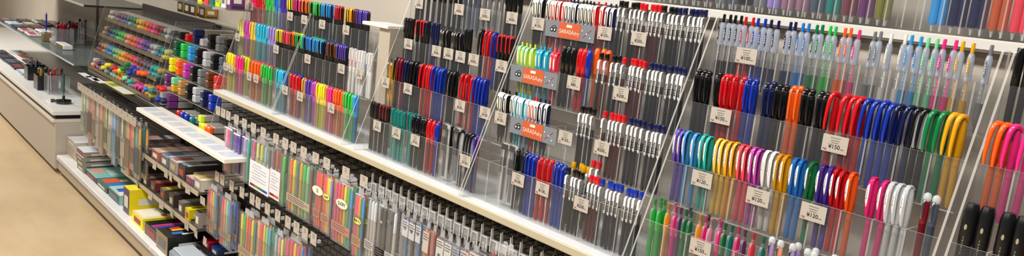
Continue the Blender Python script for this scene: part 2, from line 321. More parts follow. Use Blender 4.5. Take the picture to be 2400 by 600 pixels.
PENS = dict(hl=(p_highlighter, 'highlighter', 'highlighter', 'chunky highlighter'), fl=(p_fineliner, 'fineliner', 'pen', 'black-bodied fineliner'), br=(p_brush, 'brush_pen', 'pen', 'white-capped brush pen'),
    sa=(p_sarasa, 'gel_pen', 'pen', 'white-clip gel pen'), sc=(lambda c: p_sarasa(c, 'col'), 'gel_pen', 'pen', 'matching-clip gel pen'), lp=(p_labelpen, 'capped_pen', 'pen', 'lettered white-clip pen'),
    rt=(p_clearretract, 'retractable_pen', 'pen', 'clear push-button pen'), ro=(p_round, 'capped_pen', 'pen', 'round-capped pen'), fp=(p_flat, 'felt_pen', 'pen', 'flat-topped felt pen'),
    rk=(lambda c: p_flat('black', c), 'felt_pen', 'pen', 'topped black felt pen'), ho=(p_arch, 'gel_pen', 'pen', 'broad arched-clip pen'), ha=(lambda c: p_arch(c, .0062), 'ballpoint_pen', 'pen', 'slim arched-clip pen'), hc=(lambda c: p_arch(c, .0062, 'clear'), 'ballpoint_pen', 'pen', 'clear-capped arched-clip pen'),
    ov=(p_oval, 'gel_pen', 'pen', 'oval-label gel pen'), oc=(p_ovalclear, 'gel_pen', 'pen', 'see-through oval-label pen'), be=(p_bead, 'gel_pen', 'pen', 'bead-topped gel pen'),
    gl=(p_glitter, 'retractable_pen', 'pen', 'tinted push-button pen'), do=(p_dome, 'ballpoint_pen', 'pen', 'dome-topped pen'), hx=(p_hex, 'marker', 'marker', 'eight-sided marker'),
    mt=(p_metal, 'ballpoint_pen', 'pen', 'metal-clip pen'), pk=(p_carded, 'packed_pen', 'pen', 'slim packed pen'), td=(p_tipdown, 'felt_pen', 'pen', 'tip-down pen'))
_proto = {}
def proto(t, c):
    if (t, c) not in _proto:
        L, rad, parts = PENS[t][0](c)
        _proto[(t, c)] = (L, rad, [(n, mb.mesh(n, [m]), lab, pi) for n, mb, m, lab, pi in parts])
    return _proto[(t, c)]
def spawn(t, c, loc, rot, label, group):
    L, rad, parts = proto(t, c)
    root = thing(PENS[t][1], label, PENS[t][2], loc, group, rot); made = []
    for n, me, lab, pi in parts:
        o = link(n, me, made[pi] if pi is not None else root); made.append(o)
        if lab: o['label'] = lab
    return root
# ------------------------------------------------------------------ the setting
def noise_mat(name, c1, c2, scale, rough=.6, stretch=(1, 1, 1), bump=0, contrast=(.35, .65), c3=None):
    m = bpy.data.materials.new(name); m.use_nodes = True; N, L = m.node_tree.nodes, m.node_tree.links; b = N['Principled BSDF']
    tc = N.new('ShaderNodeTexCoord'); mp = N.new('ShaderNodeMapping'); mp.inputs['Scale'].default_value = stretch
    nz = N.new('ShaderNodeTexNoise'); nz.inputs['Scale'].default_value = scale; nz.inputs['Detail'].default_value = 8; nz.inputs['Roughness'].default_value = .62
    cr = N.new('ShaderNodeValToRGB'); e = cr.color_ramp.elements
    e[0].position, e[1].position = contrast; e[0].color = (*rgb(c1), 1); e[1].color = (*rgb(c2), 1)
    if c3: k = e.new(.5 * (contrast[0] + contrast[1])); k.color = (*rgb(c3), 1)
    L.new(tc.outputs['Object'], mp.inputs[0]); L.new(mp.outputs[0], nz.inputs['Vector']); L.new(nz.outputs[0], cr.inputs[0]); L.new(cr.outputs[0], b.inputs['Base Color'])
    b.inputs['Roughness'].default_value = rough
    return m
floor_m = noise_mat('floor_vinyl', '#b79f7c', '#cdb692', 2.2, .4, (1, 2.6, 1), 0, (.25, .7), '#c4ab85')
struct('floor', MB().box(-12, 3, -4.5, .5, -.05, 0), floor_m)
wall_m = noise_mat('wall_panel_paint', '#bdb2a3', '#c3b9aa', 2, .55)
struct('wall_back', MB().box(-12, 3, .46, .52, 0, 2.8), wall_m)
struct('wall_left', MB().box(-12.06, -12, -4.5, .52, 0, 2.8), wall_m)
struct('ceiling', MB().box(-12, 3, -4.5, .52, 2.8, 2.85), mat('#d8d8d4', .8))
struct('trim_1', MB().box(-7.0, -6.98, .445, .46, .4, 2.8), mat('#8d8579', .5))
WHITE = mat('#d3cec4', .35); CREAM = mat('#bdb398', .4); DARK = mat('#2c2a28', .5); BODY = mat('#c2bbb0', .45)
# slotted back panel below the ledge
def slot_mat():
    m = bpy.data.materials.new('slotted_panel'); m.use_nodes = True; N, L = m.node_tree.nodes, m.node_tree.links; b = N['Principled BSDF']
    tc = N.new('ShaderNodeTexCoord'); mp = N.new('ShaderNodeMapping'); mp.inputs['Rotation'].default_value = (math.pi / 2, 0, 0)
    bk = N.new('ShaderNodeTexBrick'); bk.inputs['Scale'].default_value = 1; bk.inputs['Brick Width'].default_value = .05; bk.inputs['Row Height'].default_value = .025; bk.inputs['Mortar Size'].default_value = .004; bk.inputs['Mortar Smooth'].default_value = .1
    bk.inputs['Color1'].default_value = (*rgb('#54524a'), 1); bk.inputs['Color2'].default_value = (*rgb('#5c544a'), 1); bk.inputs['Mortar'].default_value = (*rgb('#1b1a18'), 1)
    L.new(tc.outputs['Object'], mp.inputs[0]); L.new(mp.outputs[0], bk.inputs['Vector']); L.new(bk.outputs['Color'], b.inputs['Base Color']); b.inputs['Roughness'].default_value = .5
    return m
struct('wall_1', MB().box(-5.46, .4, .17, .2, .12, .875), slot_mat())
struct('wall_2', MB().box(-3.33, .35, .262, .27, .895, 1.431), wall_m)
# long ledge the racks stand on
lg = thing('display_ledge', 'long cream ledge carrying the clear pen racks', 'shelf', (0, 0, 0))
part('board', MB().rbox(-3.33, .35, 0, .3, .873, .893, .002), CREAM, lg)
part('top_sheet', MB().box(-3.325, .345, .006, .29, .893, .8945), mat('#e9ebec', .25), lg, 'white top sheet')  # added sheet: the bright glow under the racks is put into its white
for x in (-3.3, -2.19, -1.03): part('bracket', MB().side([(.02, .872), (.16, .872), (.16, .80)], x - .0015, x + .0015), DARK, lg)
us = thing('upper_shelf', 'white upper shelf carrying the row of thick tip-down pens', 'shelf', (0, 0, 0))
part('board', MB().rbox(-2.6, .35, .232, .455, 1.432, 1.455, .002), WHITE, us)
part('edge_strip', MB().box(-2.6, .35, .2285, .232, 1.437, 1.452), mat('#dcd9d2', .25), us, 'pale front edge strip')
# base deck along the floor
dk = thing('base_deck', 'low white base deck with ticket strip along the floor', 'shelf', (0, 0, 0))
part('deck_board', MB().rbox(-5.44, .4, -.145, .17, .10, .128, .003), mat('#eceae6', .25), dk)
part('front_panel', MB().box(-5.44, .4, -.135, -.125, .035, .10), mat('#b6a78f', .5), dk, 'beige front panel')
part('toe_kick', MB().box(-5.44, .4, -.09, -.08, 0, .036), mat('#1d1b19', .6), dk, 'recessed toe kick with its shadow painted dark')  # shadow under the deck is put into the near-black colour
tk = MB()
for i in range(14): tk.box(-5.40 + i * .36, -5.40 + i * .36 + .33, -.147, -.1455, .103, .124)
part('ticket_strip', tk, mat('#c9ccd6', .3), dk, 'pale ticket strip')
# ------------------------------------------------------------------ clear stepped racks
ZT = [1.004, 1.130, 1.257, 1.385]; YT = [.0425, .0868, .1313, .1757]
def rackfloor(i): return .897 if i == 0 else ZT[i] - .088
class Rack:
    def __init__(s, x0, x1, tiers, label, short, ncomp=10, over=None):
        s.x0, s.x1, s.short = x0, x1, short; s.nc = {i: (over or {}).get(i, ncomp) for i in tiers}
        s.root = thing('pen_rack', label, 'rack', ((x0 + x1) / 2, 0, .895)); s.root.location = (0, 0, 0)
        A = [acr(), edge()]
        zt = ZT[max(tiers)] + (.055 if len(tiers) > 3 else .02)
        for x in (x0, x1 - .004):
            out = [(-.0005 + .006, .8955), (.0065, .905), (.353 * (zt - .887) - .002, zt), (min(.353 * (zt - .887) + .06, .226), zt), (.225, ZT[max(tiers)] - .1), (.225, .8955)]
            part('side_panel', MB().side(out, x, x + .004, 0, 1), A, s.root)
        for i in tiers:
            y, z, f = YT[i], ZT[i], rackfloor(i)
            part('front_panel', MB().box(x0 + .004, x1 - .004, y - .003, y, f - .002, z, 0, [1, 1, 0, 0, 1, 1]), A, s.root)
            part('tier_floor', MB().box(x0 + .004, x1 - .004, y, y + .052, f - .002, f - .0002, 0, [1, 1, 1, 1, 0, 0]), A, s.root)
            part('back_panel', MB().box(x0 + .004, x1 - .004, y + .050, y + .052, f, z + .008, 0, [1, 1, 0, 0, 1, 1]), A, s.root)
            n = s.nc[i]
            for k in range(1, n):
                x = x0 + (x1 - x0) * k / n
                part('divider', MB().box(x - .0014, x + .0014, y + .0003, y + .0497, f, z - .001, 0, [0, 0, 1, 1, 1, 1]), A, s.root)
RK = dict(
 A=Rack(-3.335, -2.768, [0, 1, 2], 'clear stepped rack of highlighters standing at the far end of the ledge', 'highlighter rack'),
 A2=Rack(-2.762, -2.243, [0, 1, 2], 'clear stepped rack of coloured fineliners beside the highlighter rack', 'fineliner rack'),
 B=Rack(-2.166, -1.607, [0, 1, 2, 3], 'clear stepped rack of mostly black pens beside the fineliner rack', 'black pen rack'),
 C=Rack(-1.600, -1.036, [0, 1, 2, 3], 'clear stepped rack of white-lettered pens below orange signs', 'lettered pen rack'),
 D=Rack(-1.021, -.457, [0, 1, 2, 3], 'clear stepped rack of arched-clip and oval-label pens', 'oval label rack', 10, {3: 20}),
 E=Rack(-.444, .12, [0, 1, 2, 3], 'clear stepped rack holding eight-sided markers at the near end', 'marker rack'))
TN = {0: 'bottom', 1: 'second', 2: 'third', 3: 'top'}
TNA = {0: 'bottom', 1: 'middle', 2: 'top'}
queue = []
def put(rack, tier, u0, u1, n, t, c, row=0, dz=0.):
    """n pens of one kind and colour whose tops show between image columns u0 and u1 in one tier of a rack."""
    L, rad, _ = proto(t, c)
    y = YT[tier] + (.0175 if row == 0 else .0385); z = rackfloor(tier) + dz
    for k in range(n):
        u = u0 if n == 1 else u0 + (u1 - u0) * k / (n - 1)
        queue.append([rack, tier, x_for(u, y, z + L), y, z, t, c, row])
def flush():
    cnt = {}; comp = {}
    for q in sorted(queue, key=lambda q: q[2]):
        rk = q[0]
        if rk == 'A' and q[2] > -2.765: rk = 'A2'
        R_ = RK[rk]; L, rad, _ = proto(q[5], q[6])
        w = (R_.x1 - R_.x0) / R_.nc[q[1]]
        mg = .0115 if q[5] in ('ho', 'hc', 'ha', 'ov', 'oc') else .005; x = min(max(q[2], R_.x0 + rad + mg), R_.x1 - rad - mg)
        k = int((x - R_.x0) / w); lo, hi = R_.x0 + k * w + rad + .0016, R_.x0 + (k + 1) * w - rad - .0016
        x = min(max(x, lo), hi) if hi > lo else (lo + hi) / 2
        key = (rk, q[1], q[7]); px = comp.get(key)
        if px is not None and x - px[0] < (rad + px[1]) * .97: 
            x = px[0] + (rad + px[1]) * .97
            k2 = int((x - R_.x0) / w); e = R_.x0 + k2 * w
            if x - e < rad + .001: x = e + rad + .0012
            elif e + w - x < rad + .001: x = e + w + rad + .0012
        x = min(x, R_.x1 - rad - mg)
        comp[key] = (x, rad)
        q.append(rk); q.append(x)
        cnt.setdefault((rk, q[1], q[5], q[6]), []).append(q)
    for (rk, tier, t, c), qs in cnt.items():
        n = len(qs); tn = (TNA if rk in ('A', 'A2') else TN)[tier]
        for i, q in enumerate(sorted(qs, key=lambda q: q[-1])):
            noun = PENS[t][3]; cn = c.replace('_', ' ')
            lab = ('%s of %s %s' % (ordn(i + 1), num(n), cn) if n > 1 else 'only %s' % cn) + ' ' + noun + ('s' if n > 1 else '') + ', %s tier of %s' % (tn, RK[rk].short)
            rz = random.uniform(-.12, .12) + {'ho': -.6, 'ov': -.42, 'oc': -.42, 'hc': -.5, 'ha': -.15, 'mt': -.25, 'be': -.2}.get(t, 0); zz = q[4] + random.uniform(0, .0022)
            spawn(t, c, (q[-1], q[3], zz), (random.uniform(-.006, .012), random.uniform(-.012, .012), rz), lab, 'pens in the %s tier of the %s' % (tn, RK[rk].short))
# --- A racks
for a in [(586, 600, 2, 'hl', 'pink'), (606, 622, 3, 'hl', 'red'), (628, 645, 3, 'hl', 'bright_green'), (650, 660, 2, 'hl', 'azure'), (664, 673, 2, 'hl', 'purple'),
          (680, 689, 4, 'fl', 'yellow'), (693, 706, 5, 'fl', 'pink'), (710, 728, 5, 'fl', 'orange'), (734, 750, 5, 'fl', 'bright_green'), (754, 770, 4, 'fl', 'sky'), (774, 786, 3, 'fl', 'azure'), (790, 803, 4, 'fl', 'red'),
          (818, 829, 4, 'fl', 'amber'), (833, 838, 2, 'fl', 'brown'), (843, 866, 6, 'fl', 'violet')]: put('A', 2, *a)
for a in [(562, 572, 2, 'hl', 'pale_yellow'), (577, 589, 3, 'hl', 'magenta'), (592, 599, 2, 'hl', 'warm_yellow'), (605, 630, 6, 'hl', 'cyan'), (635, 648, 3, 'hl', 'lavender'),
          (653, 664, 4, 'fl', 'yellow'), (669, 682, 5, 'fl', 'coral'), (685, 695, 3, 'fl', 'orange'), (698, 713, 4, 'fl', 'bright_green'), (717, 733, 5, 'fl', 'azure'), (737, 758, 5, 'fl', 'sky'),
          (772, 791, 5, 'fl', 'brown'), (795, 812, 5, 'fl', 'violet'), (823, 834, 2, 'br', 'pink'), (840, 850, 2, 'br', 'white'), (858, 868, 2, 'br', 'pale_blue'), (877, 889, 2, 'br', 'peach')]: put('A', 1, *a)
for a in [(533, 552, 4, 'hl', 'yellow'), (558, 570, 3, 'hl', 'hot_pink'), (592, 612, 4, 'hl', 'orange'), (620, 637, 3, 'hl', 'bright_green'), (654, 668, 4, 'hl', 'cyan'), (673, 676, 1, 'hl', 'azure'),
          (687, 703, 3, 'hl', 'red'), (717, 718, 1, 'hl', 'amber'), (723, 731, 2, 'hl', 'violet'), (737, 744, 2, 'hl', 'magenta'), (749, 766, 4, 'hl', 'yellow'), (770, 780, 3, 'hl', 'hot_pink'), (785, 799, 4, 'hl', 'orange'),
          (804, 822, 5, 'hl', 'bright_green'), (836, 860, 6, 'hl', 'sky')]: put('A', 0, *a)
for a in [(570, 585, 3, 'hl', 'lime'), (600, 640, 5, 'hl', 'coral'), (655, 672, 3, 'hl', 'green'), (690, 710, 4, 'hl', 'blue'), (722, 745, 4, 'hl', 'dark_red')]: put('A', 0, *a, 1)
for a in [(690, 712, 5, 'fl', 'yellow'), (735, 760, 6, 'fl', 'bright_green'), (770, 810, 6, 'fl', 'blue')]: put('A', 1, *a, 1)
# --- B rack
for a in [(972, 1010, 4, 'fp', 'black'), (1025, 1085, 6, 'fp', 'black'), (1095, 1130, 4, 'mt', 'slate'), (1140, 1180, 4, 'mt', 'grey'), (1190, 1225, 4, 'fp', 'black')]: put('B', 3, *a)
for a in [(955, 970, 3, 'fp', 'black'), (983, 1000, 3, 'rk', 'red'), (1006, 1010, 1, 'rk', 'navy'), (1020, 1028, 2, 'fp', 'navy'), (1040, 1090, 7, 'mt', 'black'), (1098, 1104, 2, 'fp', 'black'), (1135, 1140, 1, 'ha', 'black'), (1147, 1157, 2, 'ha', 'red'),
          (1166, 1167, 1, 'ha', 'blue'), (1175, 1203, 4, 'rk', 'red')]: put('B', 2, *a)
for a in [(918, 926, 2, 'mt', 'gold'), (932, 938, 1, 'ha', 'black'), (943, 949, 2, 'ha', 'dark_red'), (955, 962, 2, 'ha', 'navy'), (968, 990, 4, 'ha', 'black'), (996, 1012, 4, 'ha', 'red'), (1025, 1046, 4, 'ha', 'blue'), (1053, 1066, 3, 'ha', 'black'),
          (1090, 1114, 3, 'ha', 'red'), (1121, 1144, 4, 'ha', 'blue')]: put('B', 1, *a)
for a in [(873, 888, 3, 'fp', 'black'), (897, 912, 3, 'rk', 'dark_red'), (926, 950, 4, 'fp', 'teal'), (967, 967, 1, 'fp', 'teal'), (974, 995, 4, 'ro', 'black'), (1003, 1003, 1, 'ro', 'red'), (1018, 1018, 1, 'ro', 'red'), (1028, 1028, 1, 'ro', 'blue'), (1042, 1042, 1, 'pk', 'black'),
          (1070, 1094, 4, 'hc', 'black'), (1115, 1121, 2, 'be', 'red'), (1130, 1154, 4, 'be', 'blue')]: put('B', 0, *a)
for a in [(1052, 1082, 4, 'mt', 'black')]: put('B', 0, *a, 1, .014)
put('B', 0, 1058, 1058, 1, 'pk', 'slate')
for a in [(965, 985, 3, 'fp', 'teal'), (1005, 1030, 4, 'ro', 'dark_red')]: put('B', 0, *a, 1)
# --- C rack
for a in [(1257, 1282, 4, 'sa', 'black'), (1302, 1331, 4, 'sa', 'red'), (1340, 1356, 3, 'sa', 'navy'), (1368, 1392, 4, 'sa', 'black'), (1402, 1420, 2, 'sa', 'red'), (1432, 1444, 2, 'sa', 'navy'), (1457, 1494, 4, 'lp', 'black'), (1505, 1545, 5, 'lp', 'red'), (1553, 1577, 3, 'lp', 'black'), (1590, 1655, 6, 'lp', 'navy')]: put('C', 3, *a)
for a in [(1226, 1256, 4, 'sc', 'lime'), (1270, 1290, 3, 'sc', 'cyan'), (1302, 1310, 2, 'sc', 'coral'), (1315, 1334, 3, 'ro', 'black'), (1338, 1352, 2, 'ro', 'red'), (1382, 1382, 1, 'ro', 'blue'), (1412, 1452, 4, 'lp', 'black'), (1466, 1502, 5, 'lp', 'red'), (1512, 1590, 9, 'lp', 'navy')]: put('C', 2, *a)
for a in [(1177, 1205, 4, 'sa', 'black'), (1217, 1237, 4, 'sa', 'cyan'), (1247, 1257, 2, 'sa', 'red'), (1268, 1284, 3, 'sa', 'navy'), (1367, 1388, 4, 'lp', 'black'), (1422, 1456, 5, 'lp', 'red'), (1462, 1545, 9, 'lp', 'navy')]: put('C', 1, *a)
for a in [(1192, 1192, 1, 'pk', 'black'), (1212, 1228, 2, 'be', 'black'), (1240, 1262, 3, 'be', 'blue'), (1272, 1296, 3, 'be', 'red'), (1305, 1327, 3, 'be', 'blue'), (1338, 1368, 4, 'lp', 'black'), (1380, 1400, 3, 'lp', 'red'), (1414, 1495, 9, 'lp', 'blue')]: put('C', 0, *a)
put('C', 2, 1403, 1424, 3, 'ro', 'orange', 1, .006)
put('C', 0, 1206, 1206, 1, 'pk', 'slate')
put('C', 0, 1196, 1236, 5, 'mt', 'slate', 1, .008)
put('C', 0, 1345, 1372, 4, 'lp', 'gold', 1, .012)
put('C', 0, 1388, 1402, 2, 'lp', 'red', 1, .03)
# --- D rack
for u, c in [(1702, 'black'), (1712, 'black'), (1724, 'black'), (1736, 'black'), (1749, 'red'), (1765, 'red'), (1779, 'blue'), (1791, 'blue'), (1813, 'navy'), (1827, 'navy'), (1842, 'navy'), (1856, 'navy'), (1874, 'azure'), (1888, 'azure'), (1911, 'green'), (1925, 'green'), (1943, 'bright_green'), (1960, 'bright_green'),
             (1982, 'orange'), (1997, 'orange'), (2012, 'pink'), (2051, 'grey'), (2068, 'grey'), (2090, 'white'), (2106, 'white'), (2134, 'sky'), (2153, 'sky'), (2177, 'mint'), (2192, 'mint'), (2216, 'hot_pink'), (2232, 'hot_pink'), (2267, 'gold'), (2286, 'gold'), (2309, 'grey')]: put('D', 3, u, u, 1, 'rt', c)
for a in [(1637, 1680, 4, 'be', 'black'), (1689, 1724, 4, 'be', 'red'), (1755, 1775, 2, 'be', 'blue'), (1790, 1806, 2, 'be', 'navy'), (1818, 1838, 2, 'be', 'black'), (1858, 1877, 2, 'be', 'orange'), (1890, 1940, 4, 'be', 'black'), (1965, 2020, 4, 'ho', 'red'), (2033, 2095, 4, 'ho', 'blue'),
          (2112, 2130, 2, 'ho', 'navy'), (2150, 2180, 2, 'hc', 'black'), (2198, 2214, 2, 'ho', 'green'), (2238, 2264, 2, 'ho', 'gold')]: put('D', 2, *a)
for a in [(1590, 1606, 2, 'ov', 'violet'), (1618, 1637, 2, 'ov', 'sky'), (1660, 1673, 2, 'ov', 'turquoise'), (1690, 1697, 2, 'ov', 'warm_yellow'), (1704, 1716, 2, 'ov', 'amber'), (1731, 1745, 2, 'ov', 'coral'), (1757, 1775, 2, 'ov', 'magenta'), (1788, 1808, 2, 'ov', 'white'), (1828, 1842, 2, 'oc', 'gold'), (1864, 1882, 2, 'oc', 'azure'),
          (1913, 1913, 1, 'oc', 'green'), (1934, 1952, 2, 'oc', 'purple'), (1970, 1986, 2, 'oc', 'red'), (2007, 2007, 1, 'oc', 'orange'), (2056, 2078, 2, 'oc', 'hot_pink'), (2098, 2134, 3, 'oc', 'clear'), (2178, 2178, 1, 'do', 'dark_red'), (2196, 2196, 1, 'do', 'slate')]: put('D', 1, *a)
for u, c, r_ in [(1530, 'bright_green', 0), (1537, 'bright_green', 1), (1553, 'bright_green', 0), (1562, 'bright_green', 1), (1573, 'amber', 0), (1587, 'hot_pink', 0), (1584, 'pale_pink', 1), (1598, 'plum', 0), (1610, 'green', 0), (1622, 'plum', 1), (1628, 'green', 0), (1645, 'amber', 0), (1657, 'hot_pink', 0), (1668, 'pale_pink', 0), (1664, 'dark_green', 1), (1683, 'hot_pink', 0),
                 (1690, 'pale_pink', 1), (1698, 'green', 0), (1717, 'teal', 0), (1734, 'hot_pink', 0), (1747, 'plum', 0), (1770, 'coral', 0), (1795, 'teal', 0)]: put('D', 0, u, u, 1, 'gl', c, r_)
for u, c, r_ in [(1812, 'lilac', 0), (1834, 'peach', 0), (1860, 'lilac', 0), (1880, 'lilac', 1), (1895, 'lilac', 0), (1915, 'lilac', 1), (1908, 'pale_blue', 0), (1925, 'pale_blue', 0), (1940, 'pale_green', 0), (1955, 'pale_green', 1), (1962, 'pale_green', 0), (1978, 'pale_green', 0), (1988, 'pale_green', 1), (2000, 'mint', 0), (2016, 'mint', 0), (2035, 'pale_yellow', 0), (2055, 'pale_pink', 0)]: put('D', 0, u, u, 1, 'do', c, r_)
# --- E rack
for a in [(2380, 2395, 2, 'fp', 'black')]: put('E', 3, *a, 0, -.005)
for a in [(2328, 2352, 2, 'ho', 'orange'), (2370, 2398, 2, 'ho', 'hot_pink')]: put('E', 2, *a)
for a in [(2258, 2330, 4, 'hx', 'black'), (2356, 2400, 3, 'hx', 'red')]: put('E', 1, *a, 0, .012)
for a in [(2330, 2380, 2, 'hx', 'coral')]: put('E', 0, *a)
flush()
# --- upper rack of tip-down pens
ur = thing('pen_rack', 'clear rack of thick coloured pens standing on the white upper shelf', 'rack')
A_ = [acr(), edge()]
part('front_panel', MB().box(-2.0, .12, .247, .25, 1.4555, 1.60, 0, [1, 1, 0, 0, 1, 1]), A_, ur)
part('back_panel', MB().box(-2.0, .12, .306, .309, 1.4555, 1.66, 0, [1, 1, 0, 0, 1, 1]), A_, ur)
part('rack_floor', MB().box(-2.0, .12, .25, .306, 1.4555, 1.458), A_, ur)
for k in range(0, 64):
    x = -2.0 + 2.12 * k / 63
    part('divider', MB().box(x - .0013, x + .0013, .2503, .3057, 1.4585, 1.60, 0, [0, 0, 1, 1, 1, 1]), A_, ur)
UP = []
for k, u in enumerate(range(1440, 1800, 17)): UP.append((u, ['slate', 'grey', 'black', 'silver', 'slate'][k % 5]))
UP += [(1826, 'lavender'), (1843, 'mauve'), (1862, 'pale_pink'), (1884, 'mauve'), (1902, 'slate'), (1922, 'slate'), (1942, 'teal'), (1960, 'teal'), (1984, 'maroon'), (2004, 'maroon'), (2030, 'plum'), (2060, 'olive'), (2086, 'olive'), (2187, 'sky'), (2224, 'navy'), (2246, 'navy'), (2270, 'navy'), (2288, 'navy'), (2314, 'green'), (2332, 'green'), (2352, 'rust'), (2374, 'rust'), (2396, 'coral')]
seen = {}; tot = {}
for _, c in UP: tot[c] = tot.get(c, 0) + 1
pitch = 2.12 / 63; slots_ = []
for k in range(63):
    x0 = -2.0 + pitch * k; u = proj((x0 + pitch / 2, .278, 1.5))[0]
    if u < 1380 or u > 2440 or 2108 < u < 2172: continue
    c = min(UP, key=lambda q: abs(q[0] - u))[1]
    if u < 1800: c = ['slate', 'black', 'grey', 'slate', 'black', 'maroon', 'grey'][k % 7]
    slots_ += [(x0 + .0091, c), (x0 + pitch - .0091, c)]
tot = {}; seen = {}
for _, c in slots_: tot[c] = tot.get(c, 0) + 1
for x, c in slots_:
    seen[c] = seen.get(c, 0) + 1
    spawn('td', c, (x, .278, 1.4585), (0, 0, 0), '%s of %s %s thick tip-down pens standing on the upper shelf' % (ordn(seen[c]), num(tot[c]), c.replace('_', ' ')), 'thick pens on the upper shelf')
# ------------------------------------------------------------------ price cards
_fonts = {}
def text_data(s, size, m, bold=0):
    k = (s, size, m.name)
    if k not in _fonts:
        cu = bpy.data.curves.new('lettering', 'FONT'); cu.body = s; cu.size = size; cu.align_x = 'CENTER'; cu.align_y = 'CENTER'; cu.extrude = .0001; cu.offset = bold; cu.resolution_u = 3
        o = bpy.data.objects.new('lettering', cu); me = bpy.data.meshes.new_from_object(o); bpy.data.objects.remove(o); bpy.data.curves.remove(cu)
        me.materials.clear(); me.materials.append(m); _fonts[k] = me
    return _fonts[k]
FR = (math.pi / 2, 0, 0)
BLK = mat('#161616', .6); PAPER = mat('#bab1a5', .6)
_cards = {}
def card_meshes(w, h, faint):
    k = (w, h)
    if k not in _cards:
        c = MB().box(-w / 2, w / 2, -.0006, 0, -h / 2, h / 2).mesh('card', [PAPER])
        tx = MB(); rnd = random.Random(3)
        for z, ww in ((.34, .4), (.19, .34), (.06, .30)):
            x = -ww * w / 2
            while x < ww * w / 2:
                l = rnd.uniform(.018, .05) * w; tx.box(x, x + l, -.0009, -.0006, z * h - .02 * h, z * h + .025 * h); x += l + .014 * w
        tx.box(.24 * w, .36 * w, -.0009, -.0006, -.27 * h, -.22 * h)
        _cards[k] = (c, tx.mesh('small_print', [mat('#6b655c', .6)]))
    return _cards[k]
def card(p, price, label, w=.048, h=.031, group='price cards', rz=0, tilt=0, cat='price card'):
    t = thing('shelf_price_card' if price else 'hanging_ticket', label, cat if price else 'ticket', p, group, (tilt, 0, rz))
    c, sp = card_meshes(w, h, 0)
    cc = link('card', c, t); link('small_print', sp, cc)
    if price:
        o = link('price_lettering', text_data(price, h * .34, BLK, .0001), cc, (-.01 * w, -.0008, -.17 * h)); o.rotation_euler = FR
        o = link('shop_lettering', text_data('tag', h * .19, mat('#9c2420', .6)), cc, (-.37 * w, -.0008, -.34 * h)); o.rotation_euler = FR
    return t
CARDS = [
 ('A', 2, [(588, 15), (680, 38), (713, 46), (755, 57), (811, 70)], ''), ('A', 1, [(557, 87), (647, 115), (721, 138), (800, 161), (841, 173)], ''),
 ('A', 0, [(529, 156), (541, 161), (584, 179), (600, 184), (668, 211), (703, 226), (776, 253)], ''),
 ('B', 3, [(982, 8), (1076, 22), (1137, 34), (1200, 42)], '¥200'), ('B', 2, [(957, 103), (1023, 120), (1051, 126), (1079, 133), (1110, 140)], '¥200'),
 ('B', 1, [(903, 193), (956, 208), (1078, 248)], '¥200'), ('B', 0, [(884, 295), (929, 312), (973, 329), (1090, 377)], '¥150'),
 ('C', 3, [(1261, 56, '¥150'), (1417, 78, '¥150'), (1497, 91, '¥200')], ''), ('C', 2, [(1175, 155, '¥150'), (1345, 194, '¥80'), (1455, 220, '¥200')], ''),
 ('C', 1, [(1137, 265, '¥150'), (1173, 277, '¥150'), (1325, 323, '¥150'), (1410, 347, '¥200')], ''), ('C', 0, [(1214, 421, '¥100'), (1271, 443, '¥100'), (1362, 479, '¥200')], ''),
 ('D', 3, [(1749, 131, '¥100')], ''), ('D', 2, [(1689, 272, '¥150'), (1957, 338, '¥150')], ''), ('D', 1, [(1645, 420, '¥120'), (1776, 462, '¥120'), (1906, 499, '¥120')], ''), ('D', 0, [(1641, 581, '¥150')], '')]
for rk, ti, pts, price in CARDS:
    for i, q in enumerate(pts):
        p = at_y(q[0], q[1], YT[ti] - .0045)
        pr = q[2] if len(q) > 2 else price
        sh = RK[rk].short if rk != 'A' else 'highlighter and fineliner racks'
        tn = (TNA if rk == 'A' else TN)[ti]
        lab = ('%s of %s' % (ordn(i + 1), num(len(pts))) if len(pts) > 1 else 'only') + ' white %sprice card%s on the %s tier of the %s' % ((pr + ' ') if pr else '', '', tn, sh)
        card(p, pr or '¥150', lab, .049 if rk == 'D' else .046, .032, 'price cards on the racks', random.uniform(-.01, .01))
